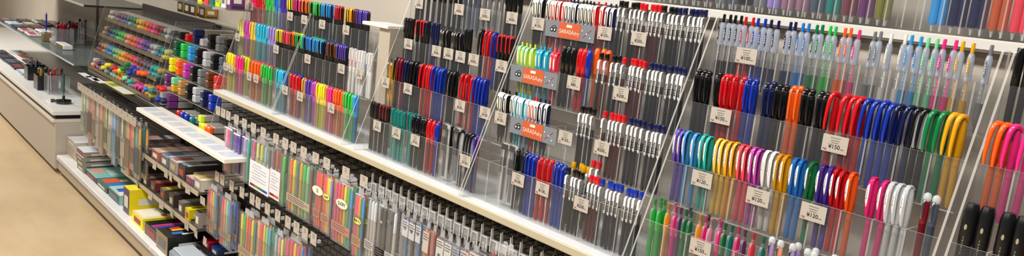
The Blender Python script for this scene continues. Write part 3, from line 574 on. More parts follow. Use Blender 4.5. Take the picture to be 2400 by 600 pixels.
# orange brand signs on the gel pen tiers
GREYF = mat('#8a8d93', .3, 'frost')
def sign(rk, ti, u0, u1, v, lab):
    y = YT[ti] - .0042; z = ZT[ti] - .024
    x0, x1 = x_for(u0, y, z), x_for(u1, y, z); xc = (x0 + x1) / 2; w = x1 - x0; h = .042
    t = thing('shelf_sign', lab, 'sign', (xc, y, z), 'gel pen signs')
    part('backing', MB().box(-w / 2, w / 2, -.0006, 0, -h / 2, h / 2), mat('#7e828a', .35), t, 'grey backing strip')
    o = part('centre_panel', MB().box(-w * .22, w * .22, -.0011, -.0007, -h * .47, h * .47), mat('#c75a30', .5), t, 'orange centre panel')
    l = link('lettering', text_data('SARASA', h * .36, mat('#f0d9c4', .5)), o, (-w * .05, -.0014, -h * .08)); l.rotation_euler = FR
    l = link('lettering', text_data('dry', h * .33, mat('#f0d9c4', .5)), o, (w * .155, -.0014, -h * .1)); l.rotation_euler = FR
    part('tab_print', MB().box(-w * .06, w * .05, -.0015, -.0012, h * .2, h * .36), mat('#e9dccb', .5), o)
    g = MB()
    for dx in (-.36, -.30):
        g.plate(ell(w * dx, -.002, .0062, .0062), -.0012, -.0007)
    g.tube([(-w * .36, -.001, .006), (-w * .30, -.001, .009), (-w * .26, -.001, .003)], .0009, 5)
    part('glasses_print', g, BLK, t, 'dark spectacles picture')
    g2 = MB()
    for dx in (-.36, -.30): g2.plate(ell(w * dx, -.002, .0028, .0028), -.0016, -.0013)
    part('lens_print', g2, mat('#d9d7d2', .5), t)
    part('pen_print', MB().plate([(w * .27, -.012), (w * .42, .008), (w * .43, .011), (w * .28, -.009)], -.0012, -.0007), mat('#a3302c', .5), t, 'dark red pen picture')
    g3 = MB()
    for dx, z in ((.26, .006), (.35, -.001), (.42, -.010)): g3.plate(ell(w * dx, z, .0022, .0022), -.0017, -.0013)
    part('dot_print', g3, mat('#d9d7d2', .5), t)
sign('C', 3, 1279, 1394, 60, 'faded orange and grey gel pen sign on the top tier')
sign('C', 2, 1197, 1306, 175, 'orange and grey gel pen sign on the third tier, below lime pens')
sign('C', 1, 1196, 1304, 295, 'orange and grey gel pen sign on the second tier, below white-clipped pens')
# ------------------------------------------------------------------ hooks, their tags and hanging packs below the ledge
WIRE = mat('#1c1b1a', .35, 'metal'); BLACKM = mat('#191817', .4)
HY, HZ = -.03, .835; HY2, HZ2 = -.03, .565
def hook_mesh(y0, z, yb):
    return MB().tube([(0, yb, z - .03), (0, yb - .012, z - .03), (0, y0 + .012, z - .036), (0, y0 + .004, z - .03), (0, y0 + .001, z - .022)], .0011), MB().tube([(0, yb, z + .012), (0, y0 + .006, z + .006), (0, y0 + .004, z)], .0011), MB().box(-.012, .012, yb - .002, yb + .006, z - .05, z + .03)
_hk = {}
def hook(x, y0, z, yb, label, clearclip=False, group='display hooks'):
    k = (y0, z, yb)
    if k not in _hk:
        a, b, c = hook_mesh(0, 0, yb - y0)
        w = .016
        cc = MB().plate([(-.0135, -.030), (-.007, -.025), (0, -.030), (.007, -.025), (.0135, -.030), (.0135, .004), (-.004, .006), (-.0075, .034), (-.0095, .034), (-.0135, .006)], -.0026, -.0008, 0)
        cc.rbox(-.012, .012, .001, .014, -.022, .002, .003).lathe([(0, -.026), (.005, -.024), (.005, -.014), (0, -.012)], 8, c=(0, .018)).box(-.0135, -.0115, -.0034, -.0027, -.029, .03, 1).box(.0118, .0135, -.0034, -.0027, -.029, .003, 1).box(-.012, .0118, -.0034, -.0027, .001, .0032, 1)
        _hk[k] = (a.mesh('wire', [WIRE]), b.mesh('tag_arm', [WIRE]), c.mesh('back_plate', [BLACKM]), cc.mesh('tag_holder', [mat('#eef2f6', .08, 'film'), mat('#f2f4f6', .2, 'edge')]), MB().rbox(.006, .02, .001, .014, -.017, -.005, .002).mesh('tag_clip', [mat('#dfe3e8', .1, 'frost')]))
    t = thing('display_hook', label, 'hook', (x, y0, z), group)
    a, b, c, d, e = _hk[k]
    link('wire', a, t); link('back_plate', c, t)
    if not clearclip: link('tag_arm', b, t)
    if clearclip: link('tag_holder', d, t)['label'] = 'clear pointed tag holder'
    else: link('tag_clip', e, t)['label'] = 'clear tag clip'
    return t
TAG1 = [513, 525, 537, 556, 575, 596, 619, 649, 671, 690, 714, 742, 768, 813, 855]
for i, u in enumerate(TAG1):
    x = x_for(u, HY, HZ)
    hook(x + .004, HY, HZ, .168, '%s black hook along the upper hook row under the ledge' % ordn(i + 1))
    card((x, HY - .003, HZ - .004), None, '%s pale ticket along the upper row of hooks' % ordn(i + 1), .044, .036, 'tickets on the upper hooks')
CLEAR = [878, 896, 912, 928, 945, 963, 980, 998, 1015, 1035, 1053, 1073, 1093, 1114, 1136, 1159, 1181, 1204, 1227, 1251, 1276, 1300]
for i, u in enumerate(CLEAR): hook(x_for(u, HY, HZ), HY, HZ + .002, .168, '%s hook with an empty clear pointed tag holder' % ordn(i + 1), True, 'hooks with clear tag holders')
TAG2 = [511, 523, 545, 569, 593, 607, 629, 653, 677, 697, 717, 737]
for i, u in enumerate(TAG2):
    x = x_for(u, HY2, HZ2)
    hook(x + .004, HY2, HZ2, .168, '%s black hook along the lower hook row under the ledge' % ordn(i + 1), False, 'lower display hooks')
    card((x, HY2 - .003, HZ2 - .006), None, '%s pale ticket along the lower row of hooks' % ordn(i + 1), .042, .042, 'tickets on the lower hooks')
def pale(c):
    a = HEX[c].lstrip('#'); b = 'e3cdb0'
    return '#%02x%02x%02x' % tuple(int(.68 * int(a[i:i + 2], 16) + .32 * int(b[i:i + 2], 16)) for i in (0, 2, 4))
def pack(x, y, ztop, w, h, cols, label, group, body=None, text=None, deep=.012, ry=0, band=None, cardz=None, rz=0, film='clear'):
    """A clear hanging pouch of pens: pouch, header, pens, optional printed card with lettering."""
    t = thing('pen_pack', label, 'pen pack', (x, y, ztop), group, (0, ry, rz))
    po = part('pouch', MB().rbox(-w / 2, w / 2, -deep / 2, deep / 2, -h, 0, .003), mat(film, .12, 'film'), t, 'clear pouch')
    part('hang_tab', MB().plate([(-w * .28, 0), (w * .28, 0), (w * .24, .022), (.007, .024), (0, .016), (-.007, .024), (-w * .24, .022)], -.0008, .0008), mat('#d9dade', .15, 'frost'), t, 'clear hang tab')
    n = len(cols); pw = (w - .006) / max(n, 1)
    for i, c in enumerate(cols):
        px = -w / 2 + .003 + pw * (i + .5); r_ = min(pw * .46, deep * .4)
        pn = part('pen', MB().lathe([(0, -h + .006), (r_ * .7, -h + .007), (r_, -h + .02), (r_, -.052 * h / .15), (r_ * 1.02, -.05 * h / .15)], 8, 1, deep * .4 / r_ if r_ < deep * .2 else 1, c=(px, 0)), mat(pale(c), .25, 'frost'), t, c.replace('_', ' ') + ' pen')
        part('cap', MB().lathe([(r_ * 1.02, -.05 * h / .15), (r_ * 1.08, -.048 * h / .15), (r_ * 1.02, -.014), (r_ * .5, -.008), (0, -.007)], 8, 1, deep * .4 / r_ if r_ < deep * .2 else 1, c=(px, 0)), NEON(c), pn)
    if body:
        z0, z1 = cardz or ((-h * .98, -h * .42) if band else (-h * .80, -h * .66))
        cr = part('printed_card', MB().box(-w * .48, w * .48, -deep / 2 - .0009, -deep / 2 - .0002, z0, z1), mat(body, .4, 'frost' if not band else 'plain'), t, 'printed card')
        if not band:
            ln = MB()
            for k in range(3): ln.box(-w * .42, w * (.4 if k % 2 else .25), -deep / 2 - .0014, -deep / 2 - .001, z1 - .005 - k * .007 - .0024, z1 - .005 - k * .007)
            part('small_print', ln, mat('#6c6266', .5), cr)
        if band:
            nb = len(band)
            for i, c in enumerate(band):
                part('print_bar', MB().box(-w * .42 + w * .84 * i / nb, -w * .42 + w * .84 * (i + 1) / nb, -deep / 2 - .0014, -deep / 2 - .001, z0 + .008, z0 + .017), mat(c, .5), cr)
            lines = MB()
            for k in range(6):
                zz = z1 - .012 - k * (z1 - z0 - .04) / 6; lines.box(-w * (.36 if k % 2 else .3), w * (.34 if k % 3 else .1), -deep / 2 - .0014, -deep / 2 - .001, zz - .0022, zz)
            part('small_print', lines, mat('#9aa3b5', .5), cr)
    if text:
        s, col, bg, zt, sz = text
        if bg:
            lb = part('label', MB().plate(ell(0, zt, sz * 2.3, sz * .95), -deep / 2 - .0016, -deep / 2 - .0010), mat(bg, .5), t, 'pale oval label')
        else: lb = t
        o = link('lettering', text_data(s, sz, mat(col, .5), .0002), lb, (0, -deep / 2 - .002, zt)); o.rotation_euler = FR
    return t
def pk_u(u0, u1, v, y, w=None):
    a = at_y((u0 + u1) / 2, v, y); x0, x1 = x_for(u0, y, a.z), x_for(u1, y, a.z)
    return (x0 + x1) / 2, a.z, (x1 - x0)
GRP = 'hanging packs under the ledge'
def hang(u0, u1, v, h, cols, label, y=-.012, copies=2, **k):
    x, z, w = pk_u(u0, u1, v, y)
    for j in range(copies):
        lab = label if j == 0 else label + (', hanging behind' if j == 1 else ', hanging third back')
        pack(x + .003 * j, y + j * .022, z, w, h, cols, lab, GRP, rz=random.uniform(-.08, .02) * 0 + .02 * j, **k)
hang(530, 549, 300, .19, ['pale_pink', 'hot_pink', 'teal'], 'small pack of pink and teal pens at the far end', deep=.016)
hang(551, 568, 314, .165, ['violet', 'purple'], 'slim purple pen pack next to pink and teal pack', film='lavender', deep=.018)
hang(572, 589, 322, .18, ['lilac', 'turquoise'], 'slim lilac and teal pen pack', deep=.018)
hang(592, 640, 336, .19, ['hot_pink', 'pale_yellow', 'lime', 'pale_blue', 'slate'], 'white-carded pack of pastel pens hung on a hook', body='#e8e9f0', band=['dark_red', 'olive', 'green', 'blue'])
hang(640, 665, 350, .19, ['maroon', 'rust', 'dark_red'], 'white-carded pack of brown and red pens', body='#e6e5ea', band=['dark_red', 'rust'])
hang(664, 674, 362, .19, ['bright_green'], 'single bright green pen in a slim pack', deep=.018)
hang(681, 738, 378, .2, ['orange', 'yellow', 'teal', 'gold', 'bright_green', 'mint', 'maroon'], 'wide pack of orange, yellow and green pens', body='#d9cbb4', deep=.015)
hang(744, 760, 400, .2, ['coral', 'coral', 'orange'], 'narrow edge of a red Q-DRY pen pack', body='#d9a391', text=('Q', '#1c1c1c', 'ivory', -.068, .016))
hang(762, 783, 412, .2, ['coral', 'orange', 'warm_yellow', 'lime', 'lavender'], 'medium Q-DRY pack of neon pens', text=('Q-DRY', '#1c1c1c', 'pale_yellow', -.072, .010), body='#dcae93')
hang(787, 832, 430, .205, ['hot_pink', 'coral', 'orange', 'yellow', 'bright_green', 'sky'], 'largest Q-DRY pack of neon pens', text=('Q-DRY', '#1c1c1c', 'ivory', -.068, .016), body='#e0a992')
hang(836, 858, 456, .205, ['hot_pink', 'coral', 'gold', 'green', 'sky'], 'neon pen pack with bold black lettering', text=('蛍光ペン', '#141414', 'pale_yellow', -.085, .010), body='#d8b487')
hang(866, 888, 466, .2, ['silver', 'clear', 'clear'], 'clear pack of colourless pens', body='#d6d5d0')
hang(892, 912, 482, .2, ['black', 'black'], 'black refill pack with white print', body='#26262a', text=('0.5', '#e6e6e6', None, -.05, .010))
hang(914, 936, 492, .2, ['slate', 'clear'], 'clear and black refill pack', body='#dcdad5', text=('5', '#1a1a1a', None, -.04, .012))
hang(950, 964, 506, .2, ['azure'], 'slim refill pack with blue print', body='#e8e8e8', cardz=(-.06, -.012), text=('07', '#2a55a8', None, -.036, .011))
hang(965, 979, 514, .2, ['black'], 'slim refill pack with black print', body='#e8e8e8', cardz=(-.06, -.012), text=('03', '#161616', None, -.036, .011))
hang(981, 993, 520, .2, ['azure'], 'second slim refill pack with blue print', body='#e8e8e8', cardz=(-.06, -.012), text=('07', '#2a55a8', None, -.036, .011))
hang(998, 1012, 534, .2, ['orange', 'rust'], 'slim pack of orange refills', body='#e4dfd6', cardz=(-.07, -.012))
hang(1014, 1025, 542, .2, ['rust', 'maroon'], 'slim pack of rust brown refills')
hang(1029, 1046, 556, .2, ['black'], 'white refill pack marked in a black oval', body='#ecebe8', cardz=(-.11, -.006), text=('05', '#161616', None, -.05, .012))
hang(1048, 1064, 566, .2, ['azure'], 'white refill pack marked in blue', body='#ecebe8', cardz=(-.11, -.006), text=('07', '#2a55a8', None, -.045, .012))
hang(1066, 1082, 576, .2, ['slate', 'azure'], 'grey and blue refill pack', body='#c6cad2', cardz=(-.09, -.006))
hang(1085, 1104, 584, .2, ['peach', 'coral'], 'refill pack with orange print', body='#e6e0da', cardz=(-.09, -.006))
hang(1106, 1128, 590, .2, ['clear', 'clear'], 'clear refill pack with white header', body='#e9e8e6', cardz=(-.05, -.004))
hang(1150, 1196, 592, .2, ['red', 'dark_red', 'red'], 'red pen pack at the lower edge')
# lower row
def hang2(u0, u1, v, h, cols, label, **k):
    x, z, w = pk_u(u0, u1, v, -.012)
    for j in range(2): pack(x + .003 * j, -.012 + .022 * j, z, w, h, cols, label if j == 0 else label + ', hanging behind', 'hanging packs on the lower hooks', rz=.02 * j, **k)
hang2(489, 515, 446, .2, ['coral', 'peach', 'warm_yellow', 'sky', 'navy'], 'rainbow pen pack at the far end of the lower hooks', body='#b9a892')
hang2(521, 548, 466, .21, ['coral', 'peach', 'pale_green', 'sky', 'purple'], 'second rainbow pen pack with purple edge', body='#c5b49a')
hang2(566, 604, 506, .21, ['yellow', 'bright_green', 'orange', 'coral', 'yellow', 'teal'], 'neon pen pack on the lower hooks', body='#dfc4a4')
hang2(606, 638, 524, .21, ['peach', 'coral', 'warm_yellow', 'mint', 'cyan'], 'pastel pen pack on the lower hooks', body='#e0cdb0')
hang2(645, 668, 552, .2, ['pale_blue', 'peach', 'pale_yellow'], 'peach and pale blue pen pack on the lower hooks')
hang2(672, 716, 566, .2, ['hot_pink', 'coral', 'warm_yellow', 'pink', 'azure'], 'hot pink pen pack on the lower hooks')
# ------------------------------------------------------------------ far bay: shelves, boxes, marker racks
ls = thing('lit_shelf', 'bright white slim shelf below the square marker blocks', 'shelf')
part('board', MB().rbox(-4.03, -2.93, -.1, .02, .672, .69, .002), mat('#eeeae0', .3), ls)
sl = MB()
for i in range(9): sl.box(-4.0 + i * .12, -4.0 + i * .12 + .085, -.085, -.02, .69, .6912)
part('ticket_strip', sl, mat('#d4dbe6', .2), ls, 'pale blue price slips')
ct = thing('dark_counter', 'dark grey counter board under the marker racks', 'shelf')
part('board', MB().rbox(-5.44, -3.34, .022, .44, .655, .675, .002), mat('#4a4742', .3), ct)
part('back_rail', MB().box(-5.44, -3.34, .43, .44, .675, .72), mat('#3c3a37', .4), ct)
def wedge_shelf(name, z, x0, x1, y0, label):
    t = thing(name, label, 'shelf')
    part('board', MB().rbox(x0, x1, y0, .17, z - .014, z, .002), mat('#4f493f', .4), t)
    part('front_rail', MB().box(x0, x1, y0 - .004, y0, z - .018, z + .001), mat('#b5a88f', .4), t, 'beige front rail')
    return t
wedge_shelf('box_shelf', .452, -4.42, -3.31, -.05, 'upper dark shelf of flat boxes with beige front rail')
wedge_shelf('box_shelf', .288, -4.42, -3.31, -.05, 'lower dark shelf of flat boxes with beige front rail')
for nm, z, us_ in (('upper', .443, [(333, 357), (362, 376), (389, 398), (400, 404), (420, 420), (440, 434), (475, 458)]), ('lower', .279, [(321, 419), (352, 445), (378, 467), (402, 486), (437, 516), (459, 532), (480, 548)])):
    for i, (u, v) in enumerate(us_):
        x = x_for(u, -.058, z); card((x, -.0575, z - .008), None, '%s white ticket along the %s box shelf' % (ordn(i + 1), nm), .046, .034, 'tickets on the box shelves', random.uniform(-.12, .12), random.uniform(-.1, .1))
rnd = random.Random(11)
def carton(x1, w, y0, d, z0, h, side, top, front, label, group=None, print_=None, name='carton', cat='box'):
    """A closed box: body with folded lid seam, printed panel, end flap."""
    t = thing(name, label, cat, (x1 - w / 2, y0 + d / 2, z0), group)
    a = MB(); a.box(-w / 2, w / 2, -d / 2, d / 2, 0, h, 0, [2, 0, 2, 0, 0, 1])
    part('body', a, [mat(side, .4), mat(top, .35), mat(front, .4)], t)
    part('lid_flap', MB().box(-w / 2 - .0006, w / 2 + .0006, -d / 2 - .0006, d / 2 + .0006, h * .94, h + .0008, 0, [2, 0, 2, 0, 0, 1]), [mat(side, .35), mat(top, .3), mat(front, .35)], t)
    if print_:
        for i, (c, x0_, x1_, y0_, y1_) in enumerate(print_):
            part('top_print', MB().box(-w / 2 + w * x0_, -w / 2 + w * x1_, -d / 2 + d * y0_, -d / 2 + d * y1_, h + .0008, h + .0014 + i * .0002), mat(c, .4), t)
        part('front_label', MB().box(-w * .3, w * .3, -d / 2 - .0013, -d / 2 - .0007, h * .25, h * .7), mat(rnd.choice(['#d8d4ca', '#b9a58c', '#6a6f7c', '#a8443c', '#c9c2a0']), .5), t)
        part('dark_print', MB().box(w / 2 + .0006, w / 2 + .0011, -d * .42, d * .46, h * .06, h * .2), mat(rnd.choice(['#1c1b1b', '#2b2f3a', '#5a2a2a', '#3a4438']), .5), t)
        part('side_print', MB().box(w / 2 + .0006, w / 2 + .0012, -d * .3, d * .25, h * .35, h * .62), mat('#d8d4ca', .5), t)
    return t
# white box stacks on the deck, far end
DZ = .1285
for st, (u, yf, n, d) in enumerate([(148, -.07, 3, .20), (176, -.085, 3, .19), (196, -.11, 4, .20)]):
    for k in range(n):
        hh = .036 if st < 2 else .03
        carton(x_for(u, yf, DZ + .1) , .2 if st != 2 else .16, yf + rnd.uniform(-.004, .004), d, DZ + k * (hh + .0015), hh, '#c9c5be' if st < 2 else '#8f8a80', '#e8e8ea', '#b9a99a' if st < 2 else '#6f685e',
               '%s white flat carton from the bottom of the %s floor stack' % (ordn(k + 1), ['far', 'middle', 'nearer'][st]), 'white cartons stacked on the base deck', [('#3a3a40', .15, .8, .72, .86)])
# flat pen sets and bright boxes on the deck
def deckbox(u, yf, h, w, d, side, top, front, label, pr=None, z0=DZ, **k):
    return carton(x_for(u, yf, z0 + h / 2), w, yf, d, z0, h, side, top, front, label, 'boxes on the base deck', pr, **k)
deckbox(226, -.10, .03, .24, .2, '#33302f', '#86c7be', '#2a2726', 'flat pen set with turquoise and peach lid', [('#e8a88f', .1, .5, .05, .4), ('#d7efe9', .3, .8, .45, .65)])
deckbox(251, -.10, .03, .22, .2, '#2d3a3a', '#4d7f78', '#27302f', 'flat pen set with orange and blue lid', [('#e5663c', .1, .5, .1, .5), ('#3f7fc9', .55, .85, .1, .55), ('#f0c08a', .3, .5, .5, .7)])
deckbox(280, -.10, .05, .2, .2, '#8fc2b8', '#b8ded6', '#2f5a55', 'clear green-lidded pen set beside the tall yellow box', [('#3b64c4', .3, .6, .1, .6), ('#efe9d8', .65, .9, .05, .9)])
deckbox(303, -.105, .13, .1, .22, '#e3cf12', '#f5e936', '#4a2d4a', 'tall yellow display box with purple front', [('#5b34a0', .25, .7, .3, .7)])
carton(-3.83, .16, -.115, .24, DZ, .055, '#efe016', '#e7dca8', '#f3e51c', 'low yellow box with picture lid', 'boxes on the base deck', [('#f2ead2', .05, .8, .05, .45), ('#2f5a3c', .15, .7, .5, .8), ('#d9512c', .7, .9, .4, .5)])
carton(-3.605, .19, -.115, .27, DZ, .055, '#25211f', '#1a1918', '#5a4a4a', 'black box of markers with rainbow stripes on lid', 'boxes on the base deck', [('#c2387e', .35, .5, .02, .98), ('#2f63c4', .54, .68, .02, .98), ('#efd83c', .74, .85, .02, .98)])
carton(-3.445, .15, -.125, .24, DZ, .085, '#141312', '#191818', '#8d7a5c', 'tall black box of paint markers with tan front', 'boxes on the base deck', [('#d93b2a', .1, .3, .2, .4), ('#f0c92e', .3, .42, .2, .45), ('#3d70c9', .55, .75, .15, .35), ('#e9e4d8', .75, .85, .3, .6)])
carton(-3.19, .24, -.005, .17, DZ, .055, '#1b1a1c', '#232226', '#2b2a2e', 'plain black box carrying the red and dark blue pen boxes', 'boxes on the base deck', [('#3a3a44', .1, .4, .1, .4)])
carton(-3.31, .08, .005, .15, DZ + .0565, .03, '#7d1020', '#cf1f3c', '#8a1426', 'flat red pen box lying on the plain black box', None, [('#e8e0d8', .3, .6, .3, .6)])
carton(-3.21, .07, .005, .15, DZ + .0565, .03, '#101c3c', '#183c7a', '#12306a', 'slim dark blue pen box beside the red box', None, [('#3d6cb0', .3, .6, .2, .8)])
tr = thing('plastic_tray', 'clear plastic tray with pale lid at the front of the base deck', 'tray', (-3.30, -.07, DZ))
part('tray_body', MB().rbox(-.13, .13, -.055, .055, 0, .045, .01), mat('#b9c4cc', .15, 'frost'), tr)
part('tray_lid', MB().rbox(-.11, .11, -.045, .045, .0455, .055, .004), mat('#dfe8ee', .1, 'frost'), tr, 'pale blue lid')
# boxes on the two shelves
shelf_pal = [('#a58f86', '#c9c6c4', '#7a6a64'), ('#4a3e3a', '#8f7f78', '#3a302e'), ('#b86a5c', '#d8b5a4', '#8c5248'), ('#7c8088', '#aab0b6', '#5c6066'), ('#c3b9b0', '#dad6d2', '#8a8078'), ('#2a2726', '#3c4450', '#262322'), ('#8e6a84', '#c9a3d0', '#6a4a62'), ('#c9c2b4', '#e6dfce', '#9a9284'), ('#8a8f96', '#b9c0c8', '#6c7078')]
lids = ['grey and pink', 'dark brown', 'salmon', 'cool grey', 'pale', 'black', 'mauve rainbow', 'cream', 'silver grey']
for k, u in enumerate([332, 352, 372, 393, 414, 434, 452, 472]):
    a, b, c = shelf_pal[k]; hh = [.05, .03, .045, .05, .055, .06, .03, .05, .045][k]
    xr = x_for(u, -.042, .452 + hh); xl = x_for(u - 20, -.042, .452 + hh); carton(xr, min(.09 + .02 * (k % 3), (xr - xl) * .8), -.042, .19, .4525, hh, a, b, c, '%s flat pen case on the upper box shelf' % lids[k], 'pen cases on the upper box shelf', [(['#d98a7a', '#6a5a54', '#e0b9a0', '#5878a8', '#b06a6a', '#8f9aa8', '#f0d060', '#c9a860', '#7f8fb0'][k], .1, .6, .05, .5), ('#e9e4dc', .65, .85, .1, .8)], 'pen_case', 'case')
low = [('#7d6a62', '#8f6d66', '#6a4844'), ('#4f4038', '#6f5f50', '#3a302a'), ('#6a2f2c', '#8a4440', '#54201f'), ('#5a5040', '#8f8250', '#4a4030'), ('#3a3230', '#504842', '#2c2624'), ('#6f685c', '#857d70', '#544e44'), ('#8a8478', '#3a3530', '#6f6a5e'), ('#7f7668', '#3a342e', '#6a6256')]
ll = ['dusty red', 'brown', 'maroon', 'olive topped', 'charcoal', 'taupe', 'grey brown', 'sand brown']
for k, u in enumerate([326, 345, 363, 386, 407, 428, 468]):
    a, b, c = low[k]; hh = [.05, .04, .045, .05, .06, .055, .07, .075][k]
    carton(x_for(u, -.042, .288 + hh), .06 if k < 5 else .05, -.042, .19, .2885, hh, a, b, c, '%s box on the lower box shelf' % ll[k], 'boxes on the lower box shelf', [(['#c9b09a', '#9a8a70', '#b86a60', '#c9bb4a', '#6f685f', '#a59c8c', '#57503f', '#57503f'][k], .1, .8, .1, .6)])
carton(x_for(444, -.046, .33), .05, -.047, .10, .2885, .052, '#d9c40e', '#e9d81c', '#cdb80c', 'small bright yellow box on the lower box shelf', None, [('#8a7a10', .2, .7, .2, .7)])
# hanging long packs in front of the counter, with their ticket rail
HX0, HX1 = x_for(181, -.1, .618), x_for(318, -.1, .618)
hr = thing('hook_rail', 'dark hook rail above the long hanging pen packs', 'rail')
part('rail', MB().box(HX0 - .02, HX1 + .02, .005, .02, .60, .63), BLACKM, hr)
for i in range(26):
    x = HX0 + (HX1 - HX0) * i / 25; part('prong', MB().tube([(x, .006, .622), (x, -.07, .618), (x, -.092, .622)], .0022), BLACKM, hr)
for i in range(12):
    x = HX0 + (HX1 - HX0) * (i + .5) / 12
    card((x, -.098, .612), None, '%s beige ticket along the dark hook rail' % ordn(i + 1), .09, .044, 'tickets on the dark hook rail', 0)
longc = [('mint', 'grey', 'white'), ('slate', 'pale_green', 'silver'), ('maroon', 'mauve', 'tan'), ('orange', 'grey', 'plum'), ('silver', 'beige', 'grey'), ('peach', 'coral', 'grey'), ('olive', 'lime', 'slate'), ('clear', 'silver', 'beige'), ('sky', 'pale_blue', 'azure'), ('grey', 'black', 'slate'), ('white', 'black', 'green'), ('tan', 'sand', 'rust'), ('coral', 'peach', 'dark_green'), ('turquoise', 'slate', 'gold')]
nm = ['mint', 'slate', 'maroon', 'orange-topped', 'silver', 'peach', 'olive', 'clear', 'sky blue', 'grey', 'green-topped', 'tan', 'coral', 'turquoise and gold']
for i, cs in enumerate(longc):
    x = HX0 + (HX1 - HX0) * (i + .5) / 14
    for j in range(2):
        pack(x + .01 * j, -.072 + .03 * j, .592 - .006 * (i % 3), .075, .25 + .02 * (i % 3), cs, 'long %s pen pack hanging from the dark hook rail%s' % (nm[i], ', behind its twin' if j else ''), 'long packs on the dark hook rail', body=['#b9bab2', '#9aa096', '#8f7a78', '#a89a8c', '#c9c6bc', '#bfae9c', '#8f9470', '#c4c2b8', '#8fb4c9', '#77746c', '#cfcac0', '#a8937c', '#9a8a7c', '#6a7a80'][i], cardz=(-.21 - .03 * (i % 2), -.13 + .02 * (i % 3)), deep=.014)
# flyer on the counter
fy = at_z(265, 205, .676)
fl_ = thing('flyer', 'yellow and white leaflet lying on the dark counter', 'leaflet', (fy.x, fy.y + .03, .6755))
part('sheet', MB().box(-.22, .22, -.035, .035, 0, .0008), mat('#d9cf5a', .4), fl_)
part('photo_print', MB().box(-.02, .2, -.03, .03, .0009, .0013), mat('#dfe2dc', .4), fl_); part('green_print', MB().box(-.14, -.05, -.02, .025, .0009, .0013), mat('#7f9a4a', .4), fl_)
for i, (u, v) in enumerate([(200, 176), (217, 184), (232, 189)]):
    p = at_z(u, v, .676); solo('slip', MB().box(p.x - .09, p.x + .09, p.y - .02, p.y + .02, .6756, .6764), mat('#e9e9ea', .4), '%s white paper slip lying along the counter edge' % ordn(i + 1), 'paper slip', 'paper slips on the counter')
# --- tiered rack of round markers
MY = [.03, .06, .09, .12]; MZ = [.728, .828, .928, 1.028]
def marker_meshes(c, r_, L, sq):
    k = (c, r_, L, sq)
    if k not in _proto:
        if sq:
            cp = MB().rbox(-r_, r_, 0, L * .25, -r_, r_, r_ * .25); b = MB().rbox(-r_ * .94, r_ * .94, L * .25, L, -r_ * .94, r_ * .94, r_ * .2)
        else:
            def lay(prof): 
                m_ = MB().lathe(prof, 8); m_.v = [(x, z, -y) for x, y, z in m_.v]; return m_
            cp = lay([(0, 0), (r_ * .8, 0), (r_, .004), (r_, L * .3), (0, L * .3)]); b = lay([(0, L * .3), (r_ * .85, L * .301), (r_ * .85, L), (0, L)])
        _proto[k] = (cp.mesh('cap', [mat(c if sq or L < .105 else mixc(c, '#6e6258', .3), .35)]), b.mesh('barrel', [mat('#9d978e', .35)]))  # racked caps browned: the dimness of the far bay is put into their colour
    return _proto[k]
def lying(c, r_, L, sq, loc, label, group):
    t = thing('marker', label, 'marker', loc, group); a, b = marker_meshes(c, r_, L, sq); link('cap', a, t)['label'] = c.replace('_', ' ') + ' cap'; link('barrel', b, t)
MX0, MX1 = -5.425, -4.24
mrk = thing('marker_rack', 'dark tiered rack of small round markers on the counter', 'rack')
for k in range(4):
    part('tier_shelf', MB().box(MX0 - .01, MX1 + .01, MY[k] - .005, MY[k] + .12, MZ[k] - .043, MZ[k] - .039), mat('#3a332c', .4), mrk)
    part('front_lip', MB().box(MX0 - .01, MX1 + .01, MY[k] - .009, MY[k] - .005, MZ[k] - .046, MZ[k] - .026), mat('#6b5d4a', .4), mrk)
part('back_board', MB().box(MX0 - .01, MX1 + .01, .33, .34, .676, 1.1), mat('#2c2823', .5), mrk)
for x in (MX0 - .014, MX1 + .01): part('side_panel', MB().side([(.022, .676), (.024, .72), (.11, 1.07), (.34, 1.09), (.34, .676)], x, x + .004, 0, 1), [acr(), edge()], mrk)
for x in range(1, 10): part('divider', MB().side([(.024, .70), (.115, 1.06), (.3, 1.06), (.3, .70)], MX0 + (MX1 - MX0) * x / 10 - .001, MX0 + (MX1 - MX0) * x / 10 + .001, 0, 1), [acr(), edge()], mrk)
bands = [
 ['cream', 'beige', 'mauve', 'grey', 'slate', 'pale_blue', 'slate', 'mint', 'pale_green', 'peach', 'amber', 'maroon', 'slate', 'pale_blue', 'mauve', 'coral', 'dark_red', 'red', 'gold', 'yellow', 'plum', 'dark_red'],
 ['maroon', 'dark_red', 'tan', 'azure', 'sky', 'green', 'mint', 'gold', 'warm_yellow', 'amber', 'orange', 'orange', 'coral', 'red', 'maroon', 'plum', 'slate', 'azure', 'turquoise', 'teal', 'gold', 'silver'],
 ['tan', 'slate', 'navy', 'azure', 'green', 'mint', 'bright_green', 'olive', 'peach', 'orange', 'orange', 'coral', 'magenta', 'plum', 'purple', 'grey', 'silver', 'azure', 'teal', 'yellow', 'pale_yellow', 'coral'],
 ['beige', 'cream', 'grey', 'mauve', 'plum', 'azure', 'slate', 'pale_blue', 'green', 'olive', 'warm_yellow', 'amber', 'orange', 'coral', 'pink', 'red', 'dark_red', 'green', 'silver', 'slate', 'black', 'brown']]
for k in range(4):
    for rr in range(2):
        for i in range(20):
            c = bands[k][(i + rr * (i % 2)) % 22]; w = (MX1 - MX0) / 20
            x = MX0 + w * (i + .5) + (.002 if i % 2 else -.002)
            lying(c, .0142, .11, False, (x, MY[k] + rr * .012, MZ[k] - .0245 + rr * .0288), '%s round marker, %s along %s layer, %s tier, dark marker rack' % (c.replace('_', ' '), ordn(i + 1), ['lower', 'upper'][rr], ['bottom', 'second', 'third', 'top'][k]), 'round markers in the dark tiered rack')
